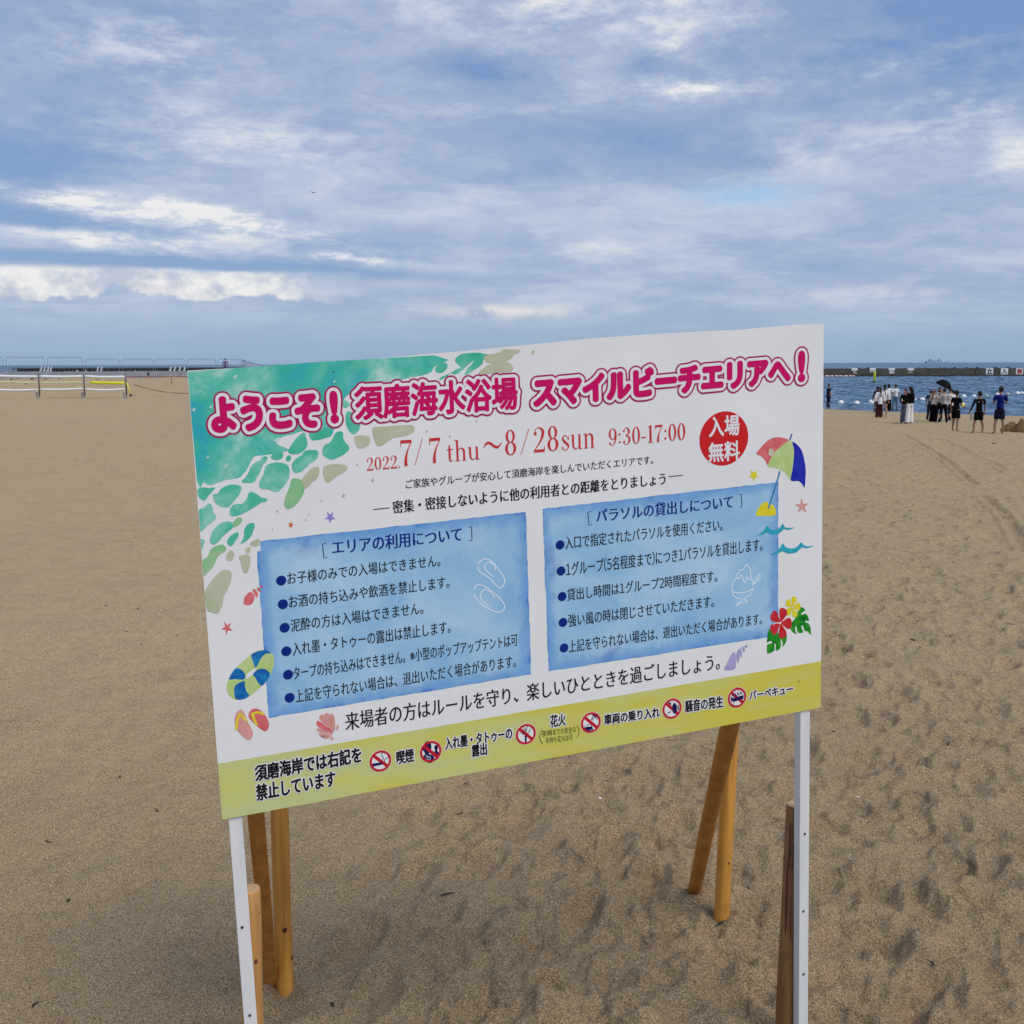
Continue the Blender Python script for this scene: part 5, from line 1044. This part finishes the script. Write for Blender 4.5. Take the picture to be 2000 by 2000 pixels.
def person(px, py, hpx, heading, label, top=BLK, sleeve='short', bottom=BLK, legs='wide', hair='short', haircol=None, arms='down', stance=.10, skin=None, shoes=None, long_top=0.0, group=None, slim=1.0, extra=None, footz=None):
    """feet at photo pixel px,py; hpx tall; heading 0 = back to the camera, pi = facing it"""
    p = on_ground(px, py)
    if footz is not None: p = on_z(px, py, footz)
    H = hpx / F * p.y / math.cos(PITCH) * math.cos(PITCH); k = H / 1.70; skin = skin or SK
    root = empty('person', (p.x, p.y, p.z), 0, label, 'person', group); root.rotation_euler = (0, 0, heading); root.scale = (k, k, k)
    # local: x right, y forward (away from the camera for heading 0), z up
    sw_ = .175 * slim; hipx = .085
    arm = {'down': ((.235, -.01, 1.13), (.25, .05, .88)), 'front': ((.235, .02, 1.13), (.10, .24, 1.12)), 'cross': ((.24, .0, 1.12), (.02, .20, 1.14)), 'hip': ((.30, -.04, 1.12), (.17, .02, .98)), 'up': ((.26, .12, 1.30), (.18, .26, 1.50)), 'face': ((.23, .12, 1.16), (.09, .20, 1.40)), 'ball': ((.22, .02, 1.12), (.20, .25, 1.02)), 'low': ((.26, .02, 1.13), (.31, .12, .90))}
    al, ar = (arms, arms) if isinstance(arms, str) else arms
    b = MB()
    b.tube([(0, 0, .86), (0, 0, .95), (0, .0, 1.08), (0, .0, 1.22), (0, -.005, 1.34), (0, -.005, 1.41)], [(.105, .150), (.10, .155), (.088, .125 * slim), (.10, .145 * slim), (.095, .16 * slim), (.05, .08)], 16)
    b.tube([(0, 0, 1.38), (0, .012, 1.50)], [.058, .052], 12)
    b.ell((0, .015, 1.585), (.074, .092, .115), 16, 12); b.ell((0, .055, 1.54), (.052, .055, .065), 12, 8)
    b.tube([(0, .10, 1.60), (0, .125, 1.565), (0, .10, 1.555)], [.008, .013, .012], 6); b.ell((0, .098, 1.525), (.024, .012, .008), 8, 6)
    for s in (-1, 1):
        b.ell((s * .075, .01, 1.58), (.010, .018, .028), 8, 6); b.ell((s * .03, .092, 1.60), (.012, .008, .006), 6, 5)
        E1, W1 = (al if s < 0 else ar, 0)[0], 0
        e_, w_ = arm[E1]; e_ = Vector((s * e_[0], e_[1], e_[2])); w_ = Vector((s * w_[0], w_[1], w_[2])); sh_ = Vector((s * sw_, -.005, 1.365))
        b.tube([Vector((s * .06, 0, 1.38)), sh_, sh_.lerp(e_, .45), e_, e_.lerp(w_, .35), w_], [.05, .052, .044, .036, .036, .024], 12)
        d = (w_ - e_).normalized(); pal = w_ + d * .05; sd = d.cross(Vector((0, 0, 1) if abs(d.z) < .8 else (0, 1, 0))).normalized(); nn2 = d.cross(sd)
        b.tube([w_, w_ + d * .03, w_ + d * .085], [.022, (.020, .036), (.016, .036)], 10)
        for f_ in range(4):
            o_ = sd * (f_ - 1.5) * .019; ln = (.060, .072, .068, .052)[f_]; cv = nn2 * (.012 if s > 0 else -.012)
            b.tube([w_ + d * .07 + o_, w_ + d * (.085 + ln * .5) + o_ + cv * .5, w_ + d * (.085 + ln) + o_ + cv * 1.6], [.0098, .0092, .0075], 6)
        b.tube([w_ + d * .03 - sd * .02, w_ + d * .06 - sd * .045, w_ + d * .09 - sd * .055], [.012, .011, .009], 6)
        hx = s * hipx; fx = s * (hipx + stance * .5)
        b.tube([(hx * .8, 0, .90), (hx, 0, .80), ((hx + fx) / 2, .015, .49), (fx * .99, -.012, .33), (fx, -.02, .09)], [.08, .088, .055, .052, .034], 14)
        b.tube([(fx, -.045, .045), (fx * 1.03, .03, .040), (fx * 1.08, .13, .022), (fx * 1.1, .165, .018)], [.034, .038, .028, .015], 10)
    vox(b, 'body', skin, root, .0085, 2)
    # top
    t = MB(); lo = .93 - long_top
    t.tube([(0, 0, lo), (0, 0, 1.0), (0, 0, 1.12), (0, 0, 1.25), (0, -.003, 1.35), (0, -.003, 1.415)], [(.125 + long_top * .15, .175 + long_top * .25), (.118, .168), (.108, .152 * slim), (.118, .168 * slim), (.110, .172 * slim), (.060, .085)], 18)
    for s in (-1, 1):
        e_, w_ = arm[al if s < 0 else ar]; e_ = Vector((s * e_[0], e_[1], e_[2])); w_ = Vector((s * w_[0], w_[1], w_[2])); sh_ = Vector((s * sw_, -.005, 1.365))
        if sleeve == 'short': t.tube([Vector((s * .07, 0, 1.37)), sh_, sh_.lerp(e_, .72)], [.055, .066, .064], 12)
        elif sleeve == 'long': t.tube([Vector((s * .07, 0, 1.37)), sh_, sh_.lerp(e_, .5), e_, w_.lerp(e_, .08)], [.055, .066, .058, .050, .040], 12)
        elif sleeve == 'one' and s < 0: t.tube([Vector((s * .07, 0, 1.37)), sh_, e_, w_], [.055, .064, .044, .032], 12)
        elif sleeve == 'one': t.tube([Vector((s * .07, 0, 1.37)), sh_, sh_.lerp(e_, .72)], [.055, .066, .060], 12)
        elif sleeve == 'loose': t.tube([Vector((s * .07, 0, 1.37)), sh_, e_, w_.lerp(e_, .2)], [.055, .070, .085, .10], 12)
    to = vox(t, 'top', top if isinstance(top, bpy.types.Material) else cloth(top), root, .014, 3)
    q = MB()
    q.tube([(0, 0, 1.0), (0, 0, .90), (0, 0, .80)], [(.108, .150), (.125, .172), (.115, .170)], 16)
    for s in (-1, 1):
        hx = s * hipx; fx = s * (hipx + stance * .5)
        if legs == 'shorts': q.tube([(hx * .9, 0, .88), (hx, 0, .75), (hx * 1.12, .01, .53)], [.095, .104, .100], 14)
        elif legs == 'hotpants': q.tube([(hx * .9, 0, .88), (hx, 0, .72)], [.092, .098], 14)
        elif legs == 'wide': q.tube([(hx * .9, 0, .88), (hx, 0, .75), ((hx + fx) / 2, .01, .45), (fx, 0, .05)], [.092, .098, .096, .108], 14)
        elif legs == 'slim': q.tube([(hx * .9, 0, .88), (hx, 0, .78), ((hx + fx) / 2, .012, .47), (fx, -.015, .06)], [.090, .094, .070, .062], 14)
        elif legs == 'skirt': pass
    if legs == 'skirt': q.tube([(0, 0, .9), (0, 0, .55), (0, 0, .32)], [(.125, .17), (.16, .21), (.17, .23)], 18)
    vox(q, 'skirt' if legs == 'skirt' else 'shorts' if legs in ('shorts', 'hotpants') else 'trousers', cloth(bottom), root, .014, 3)
    h = MB(); h.ell((0, -.004, 1.612), (.088, .100, .105), 16, 12)
    if hair == 'long': h.tube([(0, -.03, 1.66), (0, -.075, 1.55), (0, -.095, 1.38), (0, -.10, 1.20), (0, -.095, 1.12)], [(.05, .07), (.05, .090), (.042, .105), (.035, .095), (.02, .06)], 12)
    elif hair == 'bob': h.tube([(0, -.02, 1.66), (0, -.03, 1.55), (0, -.03, 1.46)], [(.07, .08), (.085, .098), (.07, .09)], 12)
    elif hair == 'messy':
        for i in range(26): a = random.uniform(0, 6.28); t = random.uniform(.1, 1.45); h.ell((.082 * math.cos(a) * math.sin(t), -.004 + .092 * math.sin(a) * math.sin(t), 1.62 + .098 * math.cos(t)), (.026, .026, .026), 6, 5)
    elif hair == 'bun': h.ell((0, -.05, 1.72), (.045, .045, .045), 8, 6)
    h2 = vox(h, 'hair', haircol or HB, root, .012, 2)
    if shoes:
        f = MB()
        for s in (-1, 1): fx = s * (hipx + stance * .5); f.tube([(fx, -.06, .05), (fx * 1.03, .03, .05), (fx * 1.08, .14, .035), (fx * 1.1, .19, .03)], [.045, .050, .042, .022], 10)
        vox(f, 'shoes', cloth(shoes), root, .014, 1)
    if extra: extra(root, arm, k)
    return root
PI = math.pi
person(1617.5, 797, 46.5, -PI / 2 + .2, 'person in dark clothes standing at the water edge near the board, side on', NVY, 'short', NVY, 'slim', 'short', arms='down', stance=.12)
def shawl(root, arm, k):
    t = MB(); t.tube([(.0, -.08, 1.38), (.02, -.14, 1.15), (.02, -.15, .95), (.0, -.12, .74)], [(.04, .15), (.045, .20), (.04, .16), (.02, .04)], 12)
    vox(t, 'shawl', cloth(WHT), root, .014, 2)
person(1711.5, 806, 51, .15, 'person in black partly hidden behind the two women in white', BLK, 'long', (.08, .09, .12), 'slim', 'long', slim=.9, group=None)
person(1716.5, 816, 60, .1, 'woman with long hair in loose white shirt and dark red wide trousers', WHT, 'loose', (.045, .012, .014), 'wide', 'long', long_top=.18, stance=.04, slim=.9, haircol=plain('dark_brown_hair', (.03, .018, .014), .45, .3, 30))
person(1725.5, 815, 63, -.1, 'woman with bare legs in white shawl and black shorts', WHT, 'loose', BLK, 'hotpants', 'long', long_top=.05, stance=.08, slim=.9, extra=shawl)
person(1734, 802, 51.5, -.4, 'woman in white T shirt and black wide trousers behind the pair in white', WHT, 'short', BLK, 'wide', 'bob', stance=.06, slim=.92, arms='front')
person(1747.5, 802, 50.5, .2, 'woman in white T shirt and blue jeans near the water', WHT, 'short', JEAN, 'slim', 'short', stance=.12, slim=.92)
person(1765, 826, 66, PI / 2 + .6, 'woman in black top and grey blue jeans turned to her friend', BLK, 'long', GJ, 'wide', 'long', stance=.03, slim=.92, arms=('front', 'hip'))
person(1775.5, 827, 71, .5, 'woman in black top and white wide trousers', BLK, 'long', (.72, .71, .70), 'wide', 'long', stance=.08, slim=.92, arms=('hip', 'down'))
UG = 'friends under the black umbrella'
person(1815.5, 821, 59, -.8, 'person in dark denim at the left rear of the umbrella group', (.03, .045, .07), 'short', (.02, .025, .04), 'slim', 'short', group=UG, haircol=plain('brown_black_hair', (.03, .02, .016), .45, .3, 30))
person(1822, 825, 64, -.9, 'woman with brown hair, cream sweater and black wide trousers beside the umbrella', (.50, .48, .45), 'long', BLK, 'wide', 'long', HBR, 'front', group=UG, stance=.06, slim=.92)
person(1833, 822, 65, PI + .2, 'person facing the camera in the middle of the umbrella group, grey top', (.32, .31, .31), 'short', BLK, 'slim', 'bob', arms='face', group=UG, shoes=(.6, .6, .6))
m_stripe, b = M('striped_jersey'); P = objc(); sp_ = S.nt.nodes.new('ShaderNodeSeparateXYZ'); lk(P, sp_.inputs[0]); st_ = S.m('FRACT', S(sp_.outputs[2]) * 17.0); lk(mix(sstep(st_, .62, .68), (.55, .54, .52), (.05, .05, .055)), b.inputs['Base Color']); b.inputs['Roughness'].default_value = .85
person(1841.5, 826, 67, .0, 'person in black and white striped T shirt and black trousers, back turned', m_stripe, 'short', BLK, 'slim', 'short', group=UG, stance=.20, arms='front')
def ubr(root, arm, k): pass
um_p = person(1853.5, 823, 64, 1.2, 'person in long white shirt and black trousers holding the umbrella', (.62, .62, .64), 'long', BLK, 'slim', 'short', group=UG, stance=.16, long_top=.12, shoes=(.6, .6, .6), arms=('up', 'down'))
person(1859.5, 821, 58, 1.0, 'person in white T shirt standing at the right rear of the umbrella group', WHT, 'short', BLK, 'shorts', 'short', group=UG, stance=.05, slim=.85)
# umbrella
pu = on_ground(1853.5, 823); c_ = at_y(1842.5, 754, pu.y - .15); m_um = plain('black_umbrella_cloth', (.005, .005, .006), .8, .3, 5, spec=.1)
ub = empty('umbrella', c_, 0, 'open black umbrella tilted over the group of friends', 'umbrella'); R_u = 16.2 / F * pu.y
rot = Matrix.Rotation(math.radians(24), 3, 'Y') @ Matrix.Rotation(math.radians(14), 3, 'X'); v_, f_ = [(rot @ Vector((0, 0, R_u * .74)))], []; n_r, n_a = 7, 32
for sgn in (0, 1):
    base_ = len(v_)
    for i in range(1, n_r + 1):
        t = i / n_r; 
        for j in range(n_a):
            a = 2 * math.pi * j / n_a; sc_ = 1 - .06 * abs(math.sin(a * 4)) * t; v_.append(rot @ (Vector((R_u * math.sin(t * 1.35) / math.sin(1.35) * math.cos(a) * sc_, R_u * math.sin(t * 1.35) / math.sin(1.35) * math.sin(a) * sc_, R_u * .74 * (math.cos(t * 1.35) - math.cos(1.35)) / (1 - math.cos(1.35)) - .01 * sgn))))
    f_ += [(0, base_ + j, base_ + (j + 1) % n_a) for j in range(n_a)] + [(base_ + i * n_a + j, base_ + (i + 1) * n_a + j, base_ + (i + 1) * n_a + (j + 1) % n_a, base_ + i * n_a + (j + 1) % n_a) for i in range(n_r - 1) for j in range(n_a)]
mesh('canopy', v_, f_, m_um, ub, True); mb = MB(); mb.tube([rot @ Vector((0, 0, R_u * .84)), rot @ Vector((0, 0, -R_u * 1.0))], .008, 6); mb.build('shaft', m_rail, ub)
mb = MB(); h0 = rot @ Vector((0, 0, -R_u)); mb.tube([h0, h0 + Vector((0, 0, -.05)), h0 + Vector((.03, 0, -.07)), h0 + Vector((.05, 0, -.04))], .013, 6); mb.build('handle', m_black, ub)
for j in range(8): a = math.pi / 4 * j; mb = MB(); mb.tube([rot @ Vector((0, 0, R_u * .70)), rot @ Vector((R_u * .6 * math.cos(a), R_u * .6 * math.sin(a), R_u * .47)), rot @ Vector((R_u * .94 * math.cos(a), R_u * .94 * math.sin(a), R_u * .03))], .004, 4); mb.build('rib', m_rail, ub)
yo1 = person(1865, 841, 77.5, -.95, 'youth in black shirt and shorts holding a yellow green ball', BLK, 'short', BLK, 'shorts', 'messy', skin=SKD, stance=.03, arms=('down', 'ball'), slim=.92)
pb = on_ground(1865, 841); p = at_y(1880, 791, pb.y - .1); ba = empty('ball', p, 0, 'yellow green beach ball held by the youth in black', 'ball'); r = 4.3 / F * p.y
m_ba, b = M('ball_panels'); P = objc(); lk(ramp(noise(P, 4, 1), [(.45, (.55, .75, .05)), (.55, (.85, .80, .12))]), b.inputs['Base Color']); b.inputs['Roughness'].default_value = .4
mb = MB(); mb.ell((0, 0, 0), (r, r, r), 20, 14); mb.build('ball_shell', m_ba, ba); mb = MB(); mb.tube([(r * 1.004 * math.cos(a), r * 1.004 * math.sin(a), 0) for a in np.linspace(0, 6.283, 25)[:-1]], r * .03, 5, closed=True); mb.build('seam', m_black, ba)
def back_print(root, arm, k):
    mb = MB(); x = -.10
    for i, wd_ in enumerate((.03, .035, .03, .028, .034)): mb.box((x + wd_ / 2, -.128, 1.285 + .006 * math.sin(i * 2)), (wd_ * .82, .006, .042)); x += wd_ + .008
    mb.build('shirt_back_lettering', m_pan, root, False)
    mb = MB(); mb.box((0, -.121, 1.19), (.06, .006, .012)); mb.box((.012, -.118, 1.14), (.012, .006, .09)); mb.build('shirt_number', plain('dull_number', (.10, .10, .11), .8), root, False)
person(1909.5, 845.5, 80, .0, 'youth in black shirt with white lettering across the back and black shorts', BLK, 'one', BLK, 'shorts', 'messy', skin=SKD, stance=.20, arms=('low', 'down'), extra=back_print)
person(1950, 846.5, 90, -.1, 'youth in bright blue shirt and navy shorts standing with feet apart', (.008, .015, .15), 'short', (.01, .012, .03), 'shorts', 'messy', skin=SKD, stance=.13, arms='front')
# purple clad person beside the barriers
p = at_y(441, 735, 77); _og = on_ground
on_ground_save = on_ground
def on_ground(px, py): return Vector((p.x, p.y, TZ - .06)) if (px, py) == (441, 735) else on_ground_save(px, py)
person(441, 735, 33, .3, 'person in purple by the barriers above the board top left', (.10, .05, .16), 'long', (.09, .06, .14), 'slim', 'short', group=None)
on_ground = on_ground_save
# plastic bag hanging at the hand of the lettered youth
hp = on_ground(1896, 845); q = at_y(1896.5, 815, hp.y); mb = MB(); mb.ell((0, 0, 0), (.05, .04, .10), 8, 6); mb.tube([(0, 0, .08), (0, 0, .16)], [.03, .006], 6); mb.tube([(0, 0, -.08), (-.05, 0, -.36)], [.008, .005], 5)
tag(mb.build('plastic_bag', plain('pale_plastic', (.55, .45, .48), .4, .2, 9), None, True, q), 'small pale plastic bag hanging from the hand of the lettered youth', 'bag')
# heap of dug sand
m_heap, b = M('damp_sand'); P = objc(); n = noise(P, 3.5, 6, .7); lk(ramp(n, [(.3, (.10, .062, .028)), (.5, (.17, .11, .05)), (.7, (.26, .18, .09))]), b.inputs['Base Color']); b.inputs['Roughness'].default_value = .95; bump(n, .8, .08, b)
def heap(px, py, wpx, hpx, lab, name='sand_heap'):
    p = on_ground(px, py); W_ = wpx / F * p.y / 2; H_ = hpx / F * p.y; N = 48; v_, f_ = [], []
    ix, iy = np.meshgrid(np.linspace(-1, 1, N), np.linspace(-1, 1, N), indexing='ij'); r_ = np.hypot(ix, iy)
    z = np.clip(1 - r_ ** 1.6, 0, 1) ** .6 * H_ * (.72 + .45 * vnoise(ix * 2.2 + px, iy * 2.2, 21)) + vnoise(ix * 7, iy * 7, 22) * H_ * .10 * (r_ < .95); z = np.where(r_ >= .98, -.15, z)
    v_ = [(ix[i, j] * W_, iy[i, j] * W_ * .8, z[i, j]) for i in range(N) for j in range(N)]; f_ = [(i * N + j, (i + 1) * N + j, (i + 1) * N + j + 1, i * N + j + 1) for i in range(N - 1) for j in range(N - 1)]
    tag(mesh(name, v_, f_, m_heap, None, True, p), lab, 'sand heap')
heap(1972, 843, 36, 22, 'heap of dug brown sand right beside the youth in blue'); heap(1994, 844, 34, 25, 'taller heap of dug brown sand at the right edge')
# litter: weed, twigs, shells, pebbles
for px, py, w_, lb in ((1617, 1211, 9, 'small black seaweed scrap just right of the board'), (1783, 1250, 20, 'long dark strip of seaweed on the sand right of the board'), (1777, 1265, 9, 'dark seaweed clump below the long strip'), (1940, 866, 12, 'dark twig of seaweed behind the heap'), (1923, 845.5, 5, 'dark stone beside the foot of the youth in black'), (329, 778, 4, 'dark stone on the sand between rail fence and board'), (271, 1188, 8, 'thin dark weed scrap on the left sand'), (347, 1241, 8, 'dark weed scrap left of the board edge'), (93, 1276, 6, 'dark weed scrap far left'), (1289, 1553, 8, 'dark pebble below the board near the log props'), (443, 1944, 12, 'dark leaf scrap left of the left post'), (1978, 1118, 9, 'dark weed scrap near the right edge')):
    weed(px, py, w_, 'debris', lb, None, 'debris', None, .12)
m_shell = plain('shell_fragment', (.72, .69, .62), .5, .12, 60)
for px, py, w_, lb in ((1172, 1559, 10, 'white shell fragment on the sand below the board'), (314, 1192, 4, 'white shell bit on the left sand'), (1674, 1557, 7, 'white shell bit right of the right post'), (556, 1957, 7, 'white shell chip beside the left rear log'), (280, 1216, 4, 'small white chip on the left sand')):
    weed(px, py, w_, 'shell', lb, None, 'shell', m_shell, .3)
m_peb = plain('dark_pebbles', (.05, .042, .035), .8, .5, 40); m_pel = plain('pale_pebbles', (.50, .44, .36), .7, .3, 40)
def scatter(name, mat, n, lab, smin, smax):
    mb = MB()
    for _ in range(n):
        th = random.uniform(-.50, .50); r = 1.9 * (12 / 1.9) ** (random.random() ** .8); x, y = r * math.sin(th), r * math.cos(th); s = random.uniform(smin, smax)
        i = min(nrow - 2, int(np.searchsorted(rr, r))); j = min(NT - 2, int(np.searchsorted(tt[:NT], th))); z = Z[i, j]
        a = random.uniform(0, 3.14); c_, s_ = math.cos(a), math.sin(a); k = random.uniform(.5, 1)
        vs_ = [(s, 0, 0), (0, s * k, 0), (-s, 0, 0), (0, -s * k, 0), (0, 0, s * .6), (0, 0, -s * .5)]
        mb.add([(x + a_ * c_ - b_ * s_, y + a_ * s_ + b_ * c_, z + c__ + s * .15) for a_, b_, c__ in vs_], [(0, 1, 4), (1, 2, 4), (2, 3, 4), (3, 0, 4), (1, 0, 5), (2, 1, 5), (3, 2, 5), (0, 3, 5)])
    o = mb.build(name, mat, None, False); tag(o, lab, 'pebbles', kind='stuff')
scatter('dark_grit', m_peb, 4200, 'scattered dark grit and pebbles in the sand', .0012, .0038); scatter('pale_grit', m_pel, 3600, 'scattered pale grit and shell crumbs in the sand', .0010, .0024)

mb = MB()
for _ in range(90):
    th = random.uniform(-.50, .55); r = 3.0 * (40 / 3.0) ** random.random(); x, y = r * math.sin(th), r * math.cos(th)
    i = min(nrow - 2, int(np.searchsorted(rr, r))); j = min(NT - 2, int(np.searchsorted(tt[:NT], th))); z = Z[i, j] + .003; a = random.uniform(0, 6.28); l_ = random.uniform(.008, .03) * (1 + r * .05)
    pts = [Vector((x, y, z)) + Vector((math.cos(a) * l_ * t + math.sin(a) * l_ * .3 * math.sin(t * 3), math.sin(a) * l_ * t, .002 * random.random())) for t in (-1, -.3, .4, 1)]
    mb.tube(pts, [.001, random.uniform(.002, .006), random.uniform(.002, .005), .001], 5)
tag(mb.build('seaweed_scraps', m_weed, None, True), 'small dark scraps of dried seaweed scattered over the sand', 'seaweed', kind='stuff')
